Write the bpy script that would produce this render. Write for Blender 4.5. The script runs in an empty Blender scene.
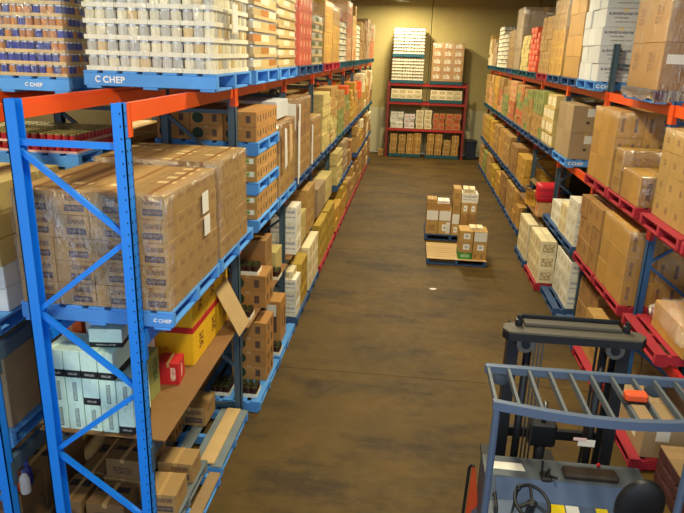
import bpy, bmesh, math, random
from mathutils import Vector, Matrix
random.seed(7)
S = bpy.context.scene
COL = S.collection
R = math.radians

# ---------------------------------------------------------------- camera, world, exposure
cam_d = bpy.data.cameras.new('camera')
cam = bpy.data.objects.new('camera', cam_d)
COL.objects.link(cam)
cam_d.sensor_width = 36.0
cam_d.lens = 635.4 / 684 * 36.0
cam_d.clip_start = 0.05
cam_d.clip_end = 200
# columns: camera right, up, back in world axes (aisle runs along +Y)
cam.matrix_world = Matrix((( 0.9934199, -0.06308879, 0.09558609, 0.0),
                           ( 0.11028273, 0.3017872, -0.94697529, 0.0),
                           ( 0.03089687, 0.9512856, 0.30675902, 4.0),
                           (0, 0, 0, 1)))
S.camera = cam
S.view_settings.view_transform = 'Standard'
S.view_settings.look = 'None'
S.view_settings.gamma = 1.0
S.view_settings.use_curve_mapping = False
S.view_settings.exposure = 0.0

W = bpy.data.worlds.new('world')
S.world = W
W.use_nodes = True
bg = W.node_tree.nodes['Background']
bg.inputs['Color'].default_value = (0.72, 0.84, 1.0, 1)     # added bluish fill entering by the open side, in place of camera flash
bg.inputs['Strength'].default_value = 1.5
LAMP_W = 218.0
LAMP_COL = (1.0, 0.89, 0.60)

# ---------------------------------------------------------------- colour / material helpers
def lin(c):
    out = []
    for v in c:
        v = v / 255.0
        out.append(v / 12.92 if v <= 0.04045 else ((v + 0.055) / 1.055) ** 2.4)
    return (out[0], out[1], out[2], 1.0)

class NT:
    """small node-expression helper"""
    def __init__(s, m):
        m.use_nodes = True
        s.t = m.node_tree
        s.b = s.t.nodes['Principled BSDF']
    def n(s, typ, **kw):
        x = s.t.nodes.new(typ)
        for k, v in kw.items():
            setattr(x, k, v)
        return x
    def put(s, sock, v):
        if hasattr(v, 'is_output'):
            s.t.links.new(v, sock)
        else:
            sock.default_value = v
    def m(s, op, a, b=None, c=None):
        x = s.n('ShaderNodeMath', operation=op)
        s.put(x.inputs[0], a)
        if b is not None: s.put(x.inputs[1], b)
        if c is not None: s.put(x.inputs[2], c)
        return x.outputs[0]
    def mix(s, f, a, b, blend='MIX'):
        x = s.n('ShaderNodeMix', data_type='RGBA', blend_type=blend)
        s.put(x.inputs[0], f); s.put(x.inputs[6], a); s.put(x.inputs[7], b)
        return x.outputs[2]
    def noise(s, vec, scale, detail=2.0, rough=0.5):
        x = s.n('ShaderNodeTexNoise')
        if vec is not None: s.t.links.new(vec, x.inputs['Vector'])
        x.inputs['Scale'].default_value = scale
        x.inputs['Detail'].default_value = detail
        x.inputs['Roughness'].default_value = rough
        return x.outputs['Fac']
    def bump(s, h, strength, dist=0.01):
        x = s.n('ShaderNodeBump')
        x.inputs['Strength'].default_value = strength
        x.inputs['Distance'].default_value = dist
        s.t.links.new(h, x.inputs['Height'])
        s.t.links.new(x.outputs[0], s.b.inputs['Normal'])

def newmat(name, rgb, rough=0.6, metal=0.0, var=0.10, nscale=6.0, bump=0.0, randv=0.0):
    m = bpy.data.materials.new(name)
    g = NT(m)
    tc = g.n('ShaderNodeTexCoord').outputs['Object']
    nz = g.noise(tc, nscale, 4.0, 0.6)
    c = lin(rgb)
    dark = tuple(v * (1 - var) for v in c[:3]) + (1,)
    light = tuple(min(1, v * (1 + var)) for v in c[:3]) + (1,)
    col = g.mix(nz, dark, light)
    if randv:
        oi = g.n('ShaderNodeObjectInfo').outputs['Random']
        hsv = g.n('ShaderNodeHueSaturation')
        g.put(hsv.inputs['Value'], g.m('MULTIPLY_ADD', oi, 2 * randv, 1 - randv))
        g.put(hsv.inputs['Color'], col)
        col = hsv.outputs[0]
    g.put(g.b.inputs['Base Color'], col)
    g.b.inputs['Roughness'].default_value = rough
    g.b.inputs['Metallic'].default_value = metal
    if bump: g.bump(nz, bump)
    return m

def carton_mat(name, rgb, prints=(), randv=0.10, rough=0.7):
    """cardboard with flat print; prints: (axis, uc, vc, hw, hh, rgb, text?) in the carton's own unit box"""
    m = bpy.data.materials.new(name)
    g = NT(m)
    tc = g.n('ShaderNodeTexCoord').outputs['Object']
    sep = g.n('ShaderNodeSeparateXYZ')
    g.t.links.new(tc, sep.inputs[0])
    x, y, z = sep.outputs
    oi = g.n('ShaderNodeObjectInfo').outputs['Random']
    nz = g.noise(tc, 5.0, 3.0)
    c = lin(rgb)
    if rgb[0] > rgb[2] * 1.4 and rgb[1] > rgb[0] * .6: c = (c[0] * .93, c[1] * 1.03, c[2] * .95, 1)
    col = g.mix(nz, tuple(v * 0.88 for v in c[:3]) + (1,), tuple(min(1, v * 1.12) for v in c[:3]) + (1,))
    hsv = g.n('ShaderNodeHueSaturation')
    g.put(hsv.inputs['Value'], g.m('MULTIPLY_ADD', oi, 2 * randv, 1 - randv))
    g.put(hsv.inputs['Color'], col)
    col = hsv.outputs[0]
    face = {'x': g.m('GREATER_THAN', g.m('ABSOLUTE', x), 0.492), 'y': g.m('GREATER_THAN', g.m('ABSOLUTE', y), 0.492),
            'z': g.m('GREATER_THAN', g.m('ABSOLUTE', z), 0.492)}
    uv = {'x': (y, z), 'y': (x, z), 'z': (x, y)}
    for (ax, uc, vc, hw, hh, prgb, txt) in prints:
        u, v = uv[ax]
        k = g.m('MULTIPLY', g.m('LESS_THAN', g.m('ABSOLUTE', g.m('SUBTRACT', u, uc)), hw),
                g.m('LESS_THAN', g.m('ABSOLUTE', g.m('SUBTRACT', v, vc)), hh))
        if txt == -1:
            k = g.m('LESS_THAN', g.m('ADD', g.m('POWER', g.m('DIVIDE', g.m('SUBTRACT', u, uc), hw), 2.0), g.m('POWER', g.m('DIVIDE', g.m('SUBTRACT', v, vc), hh), 2.0)), 1.0)
        k = g.m('MULTIPLY', k, face[ax])
        if txt > 0:      # illegible lettering: broken strokes
            mp = g.n('ShaderNodeMapping')
            g.t.links.new(tc, mp.inputs[0])
            mp.inputs['Scale'].default_value = (txt * .7, txt * .7, txt * 1.8)
            k = g.m('MULTIPLY', k, g.m('GREATER_THAN', g.noise(mp.outputs[0], 1.0, 1.0), 0.47))
        col = g.mix(k, col, lin(prgb))
    g.put(g.b.inputs['Base Color'], col)
    g.b.inputs['Roughness'].default_value = rough
    return m

M = {}
DK = (58, 44, 40)
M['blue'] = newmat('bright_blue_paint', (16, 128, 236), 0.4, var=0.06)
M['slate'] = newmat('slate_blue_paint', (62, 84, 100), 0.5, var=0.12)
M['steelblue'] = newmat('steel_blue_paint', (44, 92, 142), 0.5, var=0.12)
M['orange'] = newmat('orange_paint', (232, 84, 22), 0.45, var=0.08)
M['dkred'] = newmat('dark_red_paint', (128, 44, 38), 0.55, var=0.15)
M['red'] = newmat('red_paint', (184, 40, 40), 0.5, var=0.12)
M['hole'] = newmat('dark_slot', (14, 18, 26), 0.9)
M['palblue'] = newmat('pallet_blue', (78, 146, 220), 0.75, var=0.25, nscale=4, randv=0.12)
M['palblue2'] = newmat('pallet_dark_blue', (46, 78, 124), 0.75, var=0.3, nscale=4, randv=0.2)  # darker blue, used on pallets farther down the aisle
M['palred'] = newmat('pallet_red', (164, 32, 50), 0.75, var=0.25, nscale=4, randv=0.12)
M['palgreen'] = newmat('pallet_teal', (32, 84, 96), 0.75, var=0.25, nscale=4, randv=0.12)
M['palwood'] = newmat('pallet_wood', (150, 122, 84), 0.8, var=0.25, nscale=4, randv=0.12)
M['palgrey'] = newmat('worn_blue_grey_wood', (112, 122, 126), 0.8, var=0.3, nscale=4, randv=0.2)
M['wood'] = newmat('pale_timber', (196, 164, 112), 0.75, var=0.18, nscale=5, randv=0.12)
M['board'] = newmat('particle_board', (134, 96, 52), 0.75, var=0.15, nscale=14)
M['white'] = newmat('white_print', (238, 238, 234), 0.6, var=0.03)
M['paper'] = newmat('paper_label', (226, 222, 212), 0.6, var=0.05)
M['black'] = newmat('black_plastic', (20, 20, 22), 0.5, var=0.2)
M['blackmetal'] = newmat('black_steel', (26, 28, 32), 0.4, var=0.2)
M['tape'] = newmat('parcel_tape', (188, 150, 96), 0.35, var=0.05)
M['tapew'] = newmat('pale_tape', (226, 204, 160), 0.35, var=0.05)
M['minttape'] = newmat('mint_tape', (206, 236, 218), .5, var=.03)
M['paldark'] = newmat('pallet_dark_maroon', (72, 34, 36), 0.75, var=0.25, nscale=4, randv=0.12)
M['tan'] = carton_mat('tan_carton', (184, 138, 78), [('y', 0, 0, .3, .2, (146, 104, 56), 14), ('x', 0, 0, .28, .2, (146, 104, 56), 14)])
M['brown'] = carton_mat('brown_carton', (164, 116, 66), [('x', .1, .1, .2, .2, (126, 88, 48), 12)])
M['dkbrown'] = carton_mat('dark_brown_carton', (128, 92, 58), [('z', 0, 0.18, .42, .12, (40, 32, 30), 0), ('y', 0, -.1, .3, .2, (84, 58, 40), 12)])
M['talcart'] = carton_mat('printed_brown_carton', (170, 124, 78), [
    ('y', .02, .22, .30, .13, (96, 66, 58), 22), ('y', .02, -.20, .33, .13, (66, 54, 64), 0), ('y', .02, -.20, .30, .07, (120, 96, 84), 26),
    ('x', 0, .2, .26, .12, (120, 84, 56), 20), ('z', 0, 0, .46, .13, (206, 164, 104), 0)], randv=0.07)
TP = [('y', .14, .22, .24, .11, (96, 66, 58), 26), ('y', .14, -.20, .26, .14, (74, 60, 66), 0), ('y', .14, -.20, .23, .07, (128, 102, 88), 30), ('x', 0, .2, .26, .12, (134, 96, 62), 20)]
M['talcart'] = carton_mat('printed_brown_carton', (172, 130, 82), TP, randv=0.07)
M['talcart2'] = carton_mat('printed_brown_carton_pale_top', (172, 130, 82), TP + [('z', -.1, 0, .26, .2, (226, 196, 140), 0)], randv=0.07)
M['tapebrown'] = newmat('brown_tape', (150, 104, 58), .5, var=.05)
M['fruit'] = carton_mat('fruit_carton', (182, 124, 66), [('y', -.26, .0, .17, .36, (34, 60, 36), -1), ('y', .25, .0, .07, .24, (90, 66, 52), 0), ('x', .22, 0, .08, .24, (58, 52, 34), 0), ('x', -.25, .05, .07, .2, (58, 52, 34), 0)])
M['fruitlab'] = carton_mat('fruit_carton_label', (190, 136, 76), [('y', .14, .1, .28, .2, (176, 196, 120), 0), ('y', .1, .12, .16, .1, (70, 110, 50), 16), ('y', .33, .1, .06, .2, (240, 240, 230), 0), ('x', .22, 0, .08, .24, (64, 54, 36), 0), ('x', -.25, .05, .07, .2, (64, 54, 36), 0)])
M['beige'] = carton_mat('beige_carton', (200, 172, 112), [('y', 0, 0, .35, .25, (176, 144, 90), 12)])
M['cream'] = carton_mat('cream_carton', (234, 220, 178), [('y', 0, 0, .35, .3, (166, 140, 96), 16), ('x', 0, 0, .35, .3, (196, 168, 116), 12)])
M['whitebox'] = carton_mat('white_carton', (226, 222, 206), [('y', 0, .2, .4, .10, (150, 150, 160), 18), ('y', 0, -.15, .4, .05, (140, 142, 155), 22), ('x', 0, .0, .3, .2, (196, 180, 140), 12)])
M['whitebig'] = carton_mat('white_printed_carton', (206, 208, 210), [('y', -.05, .22, .38, .07, (92, 96, 112), 26), ('y', -.1, .0, .2, .04, (110, 116, 130), 30), ('y', .05, -.22, .3, .03, (120, 124, 136), 30)])
M['whitered'] = carton_mat('white_red_print_carton', (226, 224, 218), [('y', 0, 0, .36, .14, (196, 60, 70), 18)])
M['mint'] = carton_mat('mint_carton', (214, 244, 226), [('y', .05, -.02, .13, .36, (84, 104, 98), 0), ('y', .05, -.02, .10, .33, (196, 222, 208), 34)], randv=0.04)
M['mintblk'] = carton_mat('mint_black_carton', (216, 246, 228), [('y', 0, -.36, .5, .14, (22, 22, 24), 0), ('y', 0, -.36, .3, .04, (170, 170, 160), 26), ('x', 0, -.36, .5, .14, (30, 30, 30), 0)], randv=0.04)
M['yellow'] = carton_mat('yellow_carton', (240, 178, 14), [('y', 0, .42, .5, .08, (186, 30, 26), 0), ('x', 0, .42, .5, .08, (186, 30, 26), 0), ('x', .1, -.05, .16, .2, (120, 70, 12), 14), ('y', -.1, -.1, .2, .06, (190, 130, 20), 20)], randv=0.04)
M['redbox'] = carton_mat('red_carton', (190, 28, 30), [('y', .22, 0, .12, .3, (236, 210, 190), 30), ('x', 0, 0, .1, .3, (240, 220, 200), 30)])
M['orangebox'] = carton_mat('orange_carton', (226, 92, 26), [('y', 0, 0, .4, .2, (240, 150, 90), 10)])
M['redorange'] = carton_mat('red_orange_carton', (214, 82, 44), [('y', .1, .1, .25, .25, (240, 170, 120), 10), ('x', .1, .1, .2, .25, (240, 170, 120), 10)])
M['gold'] = carton_mat('golden_carton', (204, 150, 56), [('x', 0, 0, .3, .3, (170, 118, 44), 12), ('y', 0, 0, .3, .3, (170, 118, 44), 12)])
M['olive'] = carton_mat('olive_yellow_carton', (190, 148, 50), [('x', 0, .05, .32, .2, (136, 98, 30), 14), ('y', 0, 0, .3, .2, (136, 98, 30), 14)])
M['pink'] = carton_mat('salmon_carton', (214, 158, 108), [('x', 0, 0, .3, .25, (190, 90, 60), 12)])
M['salmonglint'] = carton_mat('salmon_carton_label_glint', (206, 156, 104), [('y', -.05, .05, .3, .26, (244, 236, 214), 7), ('y', .1, -.3, .3, .1, (190, 110, 70), 14)])  # white face patches: labels with the film wrap's highlights painted in
M['green'] = carton_mat('mixed_green_carton', (150, 146, 82), [('x', .1, .1, .25, .25, (78, 110, 60), 9), ('y', 0, 0, .3, .3, (78, 110, 60), 9)])
M['mixred'] = carton_mat('mixed_red_carton', (190, 120, 70), [('x', 0, .1, .3, .3, (190, 50, 44), 9), ('y', 0, 0, .3, .3, (190, 50, 44), 9)])
M['greenbox'] = carton_mat('green_carton', (70, 150, 56), [('y', 0, 0, .3, .2, (200, 226, 180), 12)])
M['grey'] = carton_mat('grey_brown_carton', (166, 134, 104), [('y', .0, -.12, .05, .05, (70, 54, 40), 0)])
M['labelled'] = carton_mat('carton_with_blue_print', (196, 142, 70), [('y', .18, .0, .07, .28, (76, 66, 86), 20), ('y', -.3, .0, .06, .28, (110, 80, 70), 20)])
M['dotted'] = carton_mat('dotted_print_carton', (186, 142, 84), [('y', 0, 0, .14, .14, (110, 86, 70), 16), ('x', 0, .0, .12, .16, (130, 96, 64), 16)])
M['letters'] = carton_mat('lettered_carton', (206, 172, 112), [('x', 0, 0, .4, .32, (240, 232, 210), 9), ('y', .1, .1, .3, .25, (236, 236, 230), 6)])
M['whitelab'] = carton_mat('carton_with_white_square', (196, 148, 84), [('y', .05, .02, .24, .26, (240, 238, 228), 0), ('y', .05, .02, .1, .1, (120, 110, 100), 20)])

# ---------------------------------------------------------------- mesh helpers
class MB:
    def __init__(s): s.v, s.f, s.mi = [], [], []
    def add(s, vs, fs, mi=0):
        o = len(s.v)
        s.v += [tuple(v) for v in vs]
        s.f += [tuple(i + o for i in f) for f in fs]
        s.mi += [mi] * len(fs)
        return s
    def box(s, x0, x1, y0, y1, z0, z1, mi=0):
        vs = [(x, y, z) for z in (z0, z1) for y in (y0, y1) for x in (x0, x1)]
        return s.add(vs, [(0, 2, 3, 1), (4, 5, 7, 6), (0, 1, 5, 4), (2, 6, 7, 3), (0, 4, 6, 2), (1, 3, 7, 5)], mi)
    def bbox(s, x0, x1, y0, y1, z0, z1, b=0.01, mi=0):
        """box with chamfered edges"""
        bm = bmesh.new()
        bmesh.ops.create_cube(bm, size=1.0)
        for v in bm.verts:
            v.co = Vector(((x0 + x1) / 2 + v.co.x * (x1 - x0), (y0 + y1) / 2 + v.co.y * (y1 - y0), (z0 + z1) / 2 + v.co.z * (z1 - z0)))
        bmesh.ops.bevel(bm, geom=bm.edges[:], offset=b, segments=1, affect='EDGES', profile=0.5)
        bm.verts.index_update()
        s.add([v.co[:] for v in bm.verts], [[v.index for v in f.verts] for f in bm.faces], mi)
        bm.free()
        return s
    def bar(s, p0, p1, w, h, mi=0):
        """rectangular bar between two points"""
        p0, p1 = Vector(p0), Vector(p1)
        d = (p1 - p0).normalized()
        up = Vector((0, 0, 1)) if abs(d.z) < 0.95 else Vector((0, 1, 0))
        a = d.cross(up).normalized(); b = a.cross(d).normalized()
        vs = []
        for p in (p0, p1):
            for i, j in ((-1, -1), (1, -1), (1, 1), (-1, 1)):
                vs.append(p + a * (i * w / 2) + b * (j * h / 2))
        return s.add(vs, [(3, 2, 1, 0), (4, 5, 6, 7), (0, 1, 5, 4), (1, 2, 6, 5), (2, 3, 7, 6), (3, 0, 4, 7)], mi)
    def tube(s, pts, r, n=8, mi=0, cap=True, closed=False):
        pts = [Vector(p) for p in pts]
        rs = r if isinstance(r, (list, tuple)) else [r] * len(pts)
        vs, fs = [], []
        ref = None
        N = len(pts)
        for i, p in enumerate(pts):
            if closed: d = pts[(i + 1) % N] - pts[i - 1]
            else: d = pts[min(i + 1, N - 1)] - pts[max(i - 1, 0)]
            d.normalize()
            if ref is None:
                ref = Vector((0, 0, 1)) if abs(d.z) < 0.9 else Vector((1, 0, 0))
            a = d.cross(ref).normalized(); b = a.cross(d).normalized()
            ref = b
            for k in range(n):
                t = 2 * math.pi * k / n
                vs.append(p + a * (math.cos(t) * rs[i]) + b * (math.sin(t) * rs[i]))
        for i in range(N if closed else N - 1):
            j = (i + 1) % N
            for k in range(n):
                l = (k + 1) % n
                fs.append((i * n + k, i * n + l, j * n + l, j * n + k))
        if cap and not closed:
            fs.append(tuple(range(n))[::-1]); fs.append(tuple((N - 1) * n + k for k in range(n)))
        return s.add(vs, fs, mi)
    def lathe(s, prof, c=(0, 0, 0), n=12, mi=0):
        vs, fs = [], []
        for (r, z) in prof:
            for k in range(n):
                t = 2 * math.pi * k / n
                vs.append((c[0] + r * math.cos(t), c[1] + r * math.sin(t), c[2] + z))
        for i in range(len(prof) - 1):
            for k in range(n):
                l = (k + 1) % n
                fs.append((i * n + k, i * n + l, (i + 1) * n + l, (i + 1) * n + k))
        fs.append(tuple(range(n))[::-1]); fs.append(tuple((len(prof) - 1) * n + k for k in range(n)))
        return s.add(vs, fs, mi)
    def prism(s, poly, axis, a0, a1, mi=0):
        """polygon in the plane across `axis`, extruded from a0 to a1 (poly as (u, v): x->(y,z), y->(x,z), z->(x,y))"""
        def P(u, v, a):
            return {'x': (a, u, v), 'y': (u, a, v), 'z': (u, v, a)}[axis]
        n = len(poly)
        vs = [P(u, v, a0) for u, v in poly] + [P(u, v, a1) for u, v in poly]
        fs = [tuple(range(n))[::-1], tuple(range(n, 2 * n))] + [(i, (i + 1) % n, n + (i + 1) % n, n + i) for i in range(n)]
        return s.add(vs, fs, mi)
    def mesh(s, name, mats, smooth=False):
        me = bpy.data.meshes.new(name)
        me.from_pydata(s.v, [], s.f)
        for m in mats: me.materials.append(m)
        me.polygons.foreach_set('material_index', s.mi)
        bm = bmesh.new(); bm.from_mesh(me)
        bmesh.ops.recalc_face_normals(bm, faces=bm.faces[:])
        bm.to_mesh(me); bm.free()
        if smooth:
            for p in me.polygons: p.use_smooth = True
        me.update()
        return me

WL = {}          # world location of parents (unrotated, unscaled)
def link(name, data, parent=None, loc=(0, 0, 0), scale=None, rot=None):
    o = bpy.data.objects.new(name, data)
    COL.objects.link(o)
    l = Vector(loc)
    WL[o.name] = l.copy()
    if parent is not None:
        o.parent = parent
        l = l - WL[parent.name]
    o.location = l
    if scale: o.scale = scale
    if rot: o.rotation_euler = rot
    return o
def empty(name, loc, label=None, cat=None, group=None):
    o = link(name, None, None, loc)
    o.empty_display_size = 0.1
    if label: tag(o, label, cat, group)
    return o
def tag(o, label, cat, group=None, kind=None):
    o['label'] = label
    o['category'] = cat
    if group: o['group'] = group
    if kind: o['kind'] = kind
    return o
def part(name, mb, mat, parent, smooth=False):
    """mesh in world coordinates relative to the parent"""
    base = WL[parent.name]
    mb.v = [(v[0] - base.x, v[1] - base.y, v[2] - base.z) for v in mb.v]
    me = mb.mesh(name, mat if isinstance(mat, (list, tuple)) else [mat], smooth)
    return link(name, me, parent, base)
def struct(name, mb, mat):
    o = link(name, mb.mesh(name, [mat]))
    o['kind'] = 'structure'
    return o

# ---------------------------------------------------------------- the setting
def concrete(name, rgb, sc, var, rough, dado=None, spec=0.3, stain=None):
    m = bpy.data.materials.new(name)
    g = NT(m)
    gx = g.n('ShaderNodeNewGeometry').outputs['Position']
    n1 = g.noise(gx, sc, 6.0, 0.65)
    n2 = g.noise(gx, sc * 9, 4.0, 0.7)
    c = lin(rgb)
    col = g.mix(g.m('MULTIPLY_ADD', n1, 1.6, -0.3), tuple(v * (1 - var) for v in c[:3]) + (1,), tuple(v * (1 + var) for v in c[:3]) + (1,))
    col = g.mix(g.m('MULTIPLY', n2, 0.35), col, tuple(v * 0.5 for v in c[:3]) + (1,))
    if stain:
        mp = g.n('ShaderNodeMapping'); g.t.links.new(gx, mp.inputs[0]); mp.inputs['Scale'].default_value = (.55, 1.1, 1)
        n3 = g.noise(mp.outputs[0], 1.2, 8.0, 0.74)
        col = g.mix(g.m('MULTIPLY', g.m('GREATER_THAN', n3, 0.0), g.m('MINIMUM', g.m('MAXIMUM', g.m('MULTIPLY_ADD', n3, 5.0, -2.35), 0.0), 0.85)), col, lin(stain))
    if dado:
        sp = g.n('ShaderNodeSeparateXYZ'); g.t.links.new(gx, sp.inputs[0])
        col = g.mix(g.m('LESS_THAN', sp.outputs[2], dado[0]), col, lin(dado[1]))
    g.put(g.b.inputs['Base Color'], col)
    g.put(g.b.inputs['Roughness'], g.m('MULTIPLY_ADD', n2, 0.3, rough))
    g.b.inputs['Specular IOR Level'].default_value = spec
    g.bump(n2, 0.15, 0.004)
    return m
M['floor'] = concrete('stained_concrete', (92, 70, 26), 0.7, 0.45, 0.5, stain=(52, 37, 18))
M['wall'] = concrete('tan_wall_panel', (206, 186, 122), 0.5, 0.12, 0.75, (1.85, (206, 196, 156)))
M['sidewall'] = concrete('side_wall', (120, 108, 80), 0.5, 0.12, 0.8)
M['ceil'] = newmat('dark_ceiling', (46, 42, 34), 0.8)
M['joint'] = newmat('joint_dirt', (40, 32, 22), 0.95)

XL, XR, YB, ZC = -7.2, 6.2, 27.1, 6.15
fl = struct('floor', MB().box(XL, XR, -1.5, YB, -0.2, -0.012), M['joint'])
xs = [XL, XR]
ys = [-1.5, 2.2, 7.45, 12.9, 18.3, 23.7, YB]
for i in range(len(xs) - 1):
    for j in range(len(ys) - 1):
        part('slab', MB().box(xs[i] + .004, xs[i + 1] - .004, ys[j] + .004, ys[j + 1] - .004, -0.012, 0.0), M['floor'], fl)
wb = struct('wall_back', MB().box(XL, XR, YB + .03, YB + .25, 0, ZC), M['sidewall'])
px = [XL, -3.6, 0.55, 4.7, XR]
for i in range(len(px) - 1):
    part('panel', MB().bbox(px[i] + .012, px[i + 1] - .012, YB, YB + .06, 0, ZC, .01), M['wall'], wb)
struct('wall_left', MB().box(XL - .2, XL, -1.5, YB + .25, 0, ZC), M['sidewall'])
struct('wall_right', MB().box(XR, XR + .2, -1.5, YB + .25, 0, ZC), M['sidewall'])
ce = struct('ceiling', MB().box(XL, XR, -1.5, YB + .25, ZC, ZC + .15), M['ceil'])
for y in (4.4, 9.4, 14.4, 19.4, 24.4):
    part('joist', MB().box(XL, XR, y - .06, y + .06, ZC - .18, ZC), M['ceil'], ce)

# lamps under the ceiling
def emis(name, rgb, st):
    m = bpy.data.materials.new(name); g = NT(m)
    g.b.inputs['Base Color'].default_value = rgb + (1,)
    g.b.inputs['Emission Color'].default_value = rgb + (1,)
    g.b.inputs['Emission Strength'].default_value = st
    return m
M['lamp'] = emis('lamp_glow', LAMP_COL, 12)
M['hood'] = newmat('lamp_hood_metal', (150, 150, 145), 0.4, 0.8)
ORD = ['first', 'second', 'third', 'fourth', 'fifth', 'sixth', 'seventh', 'eighth', 'ninth', 'tenth', 'eleventh']
ADDED_LAMPS = [(-5.3, 3.2), (-5.3, 8.0), (-5.3, 13.0)]  # added lamps out of view, put in to brighten the rear rack
LAMPS = [(0.4, 2.2), (0.4, 7.0), (0.4, 12.0), (0.4, 17.0), (0.4, 21.8), (-0.6, 25.2)]
for i, (x, y) in enumerate(LAMPS + ADDED_LAMPS):
    if i < len(LAMPS): lb, gr = f'round metal high bay lamp on the ceiling, {ORD[i]} along the aisle', 'ceiling lamps over the aisle'
    else: lb, gr = f'added unseen round metal high bay lamp beyond the rear rack, {ORD[i - 6]} along its aisle', 'added lamps beyond the racks'
    e = empty('high_bay_lamp', (x, y, ZC), lb, 'lamp', gr)
    part('stem', MB().tube([(x, y, ZC), (x, y, ZC - .12)], .02), M['hood'], e)
    part('lamp_shade', MB().lathe([(.06, -.1), (.1, -.12), (.24, -.3), (.25, -.31), (.23, -.3), (.09, -.14)], (x, y, ZC), 20), M['hood'], e, True)
    part('bulb', MB().lathe([(.03, -.15), (.14, -.2), (.16, -.24), (.1, -.28), (.02, -.29)], (x, y, ZC), 14), M['lamp'], e, True)
    ld = bpy.data.lights.new('lamp_light', 'AREA')
    ld.shape = 'DISK'; ld.size = 0.45; ld.energy = LAMP_W; ld.color = LAMP_COL
    link('lamp_light', ld, e, (x, y, ZC - .33))

# ---------------------------------------------------------------- racks
PW = .085     # post width along the aisle
def frame(parent, y, x0, x1, ztop, mat, zig0, pitch, detail=False, stub=None):
    """upright frame: x0 aisle post outer face, x1 rear post outer face"""
    f = link('upright_frame', None, parent, (0, y, 0))
    sgn = 1 if x1 > x0 else -1
    for xa, inner in ((x0, sgn), (x1, -sgn)):
        mb = MB()
        # open channel profile, mouth towards the other post
        w, t = .075, .008
        a, b = sorted((xa, xa + inner * t))
        mb.box(a, b, y - PW / 2, y + PW / 2, 0.006, ztop)
        for s in (-1, 1):
            a, b = sorted((xa, xa + inner * w))
            yy = sorted((y + s * PW / 2, y + s * (PW / 2 - t)))
            mb.box(a, b, yy[0], yy[1], 0.006, ztop)
        p = part('post', mb, mat, f)
        a, b = sorted((xa - inner * .03, xa + inner * .11))
        part('foot_plate', MB().box(a, b, y - .07, y + .07, 0, .006), mat, f)
        if detail and xa == x0:
            hb = MB()
            z = .3
            while z < ztop - .05:
                xo = xa - inner * .0008
                a, b = sorted((xo, xo + inner * .001))
                for s in (-.022, .022):
                    hb.box(a, b, y + s - .005, y + s + .005, z, z + .014)
                yo = y - PW / 2 - .0006
                a, b = sorted((xa + inner * .02, xa + inner * .028))
                hb.box(a, b, yo, yo + .001, z, z + .012)
                z += .075
            h = part('slot', hb, M['hole'], f)
            h['kind'] = 'stuff'
    xi0, xi1 = x0 + sgn * .05, x1 - sgn * .05
    part('horizontal_brace', MB().bar((xi0, y, zig0 + .03), (xi1, y, zig0 + .03), .035, .04), mat, f)
    z, rear = zig0, True
    while z > pitch + .1:
        a = xi1 if rear else xi0
        b = xi0 if rear else xi1
        part('diagonal_brace', MB().bar((a, y, z - .02), (b, y, z - pitch), .03, .034), mat, f)
        z -= pitch; rear = not rear
    part('horizontal_brace', MB().bar((xi0, y, .14), (xi1, y, .14), .035, .04), mat, f)
    return f
def rails(parent, y0, y1, x0, x1, z, mat, h=.115):
    sgn = 1 if x1 > x0 else -1
    for xa, inner in ((x0, sgn), (x1, -sgn)):
        a, b = sorted((xa + inner * .012, xa + inner * .06))
        mb = MB().box(a, b, y0 + PW / 2 + .004, y1 - PW / 2 - .004, z - h, z)
        # stepped lip along the inner edge
        a2, b2 = sorted((xa + inner * .06, xa + inner * .075))
        mb.box(a2, b2, y0 + PW / 2 + .004, y1 - PW / 2 - .004, z - h, z - .03)
        r = part('shelf_rail', mb, mat, parent)
        for ye, d in ((y0, 1), (y1, -1)):
            a, b = sorted((xa - inner * .006, xa - inner * .0005))
            yy = sorted((ye + d * .004, ye + d * (PW / 2 + .02)))
            cb = MB().box(a, b, yy[0], yy[1], z - .2, z + .005)
            a, b = sorted((xa - inner * .006, xa + inner * .05))
            yy = sorted((ye + d * (PW / 2 + .001), ye + d * (PW / 2 + .006)))
            cb.box(a, b, yy[0], yy[1], z - .2, z + .005)
            part('end_connector', cb, mat, r)

BAY = 2.46
LF = [3.74 + BAY * k for k in range(10)]        # left row frames (to 25.88)
RF = [4.87 + BAY * k for k in range(10)]        # right row frames: 4.87, 7.33 ... 24.55, 27.0
RF = [v for v in RF if v < 26.5]
LX0, LX1 = -1.71, -2.47
BX0, BX1 = -2.81, -3.58
RX0, RX1 = 2.77, 3.54
ZL, ZM, ZT = 1.05, 2.14, 3.66
ZMR, ZTR = 2.26, 3.56

rackL = empty('pallet_rack', (-2.1, 3.7, 0), 'long pallet rack opposite the forklift with bright blue near end frame', 'rack')
for k, y in enumerate(LF):
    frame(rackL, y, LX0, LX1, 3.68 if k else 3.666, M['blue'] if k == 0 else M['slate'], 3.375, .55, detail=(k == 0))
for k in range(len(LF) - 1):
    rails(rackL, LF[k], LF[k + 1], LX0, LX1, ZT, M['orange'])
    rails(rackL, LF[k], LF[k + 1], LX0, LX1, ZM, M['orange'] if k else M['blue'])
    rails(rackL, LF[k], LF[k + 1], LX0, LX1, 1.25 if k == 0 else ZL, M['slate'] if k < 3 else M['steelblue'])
rackB = empty('pallet_rack', (-3.2, 3.7, 0), 'rear pallet rack standing back to back behind the blue-ended rack', 'rack')
for k, y in enumerate(LF[:5]):
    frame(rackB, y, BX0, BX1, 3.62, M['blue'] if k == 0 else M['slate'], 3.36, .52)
for k in range(4):
    rails(rackB, LF[k], LF[k + 1], BX0, BX1, 3.58, M['orange'])
    rails(rackB, LF[k], LF[k + 1], BX0, BX1, 1.93, M['slate'])
    rails(rackB, LF[k], LF[k + 1], BX0, BX1, 1.0, M['slate'])
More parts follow.
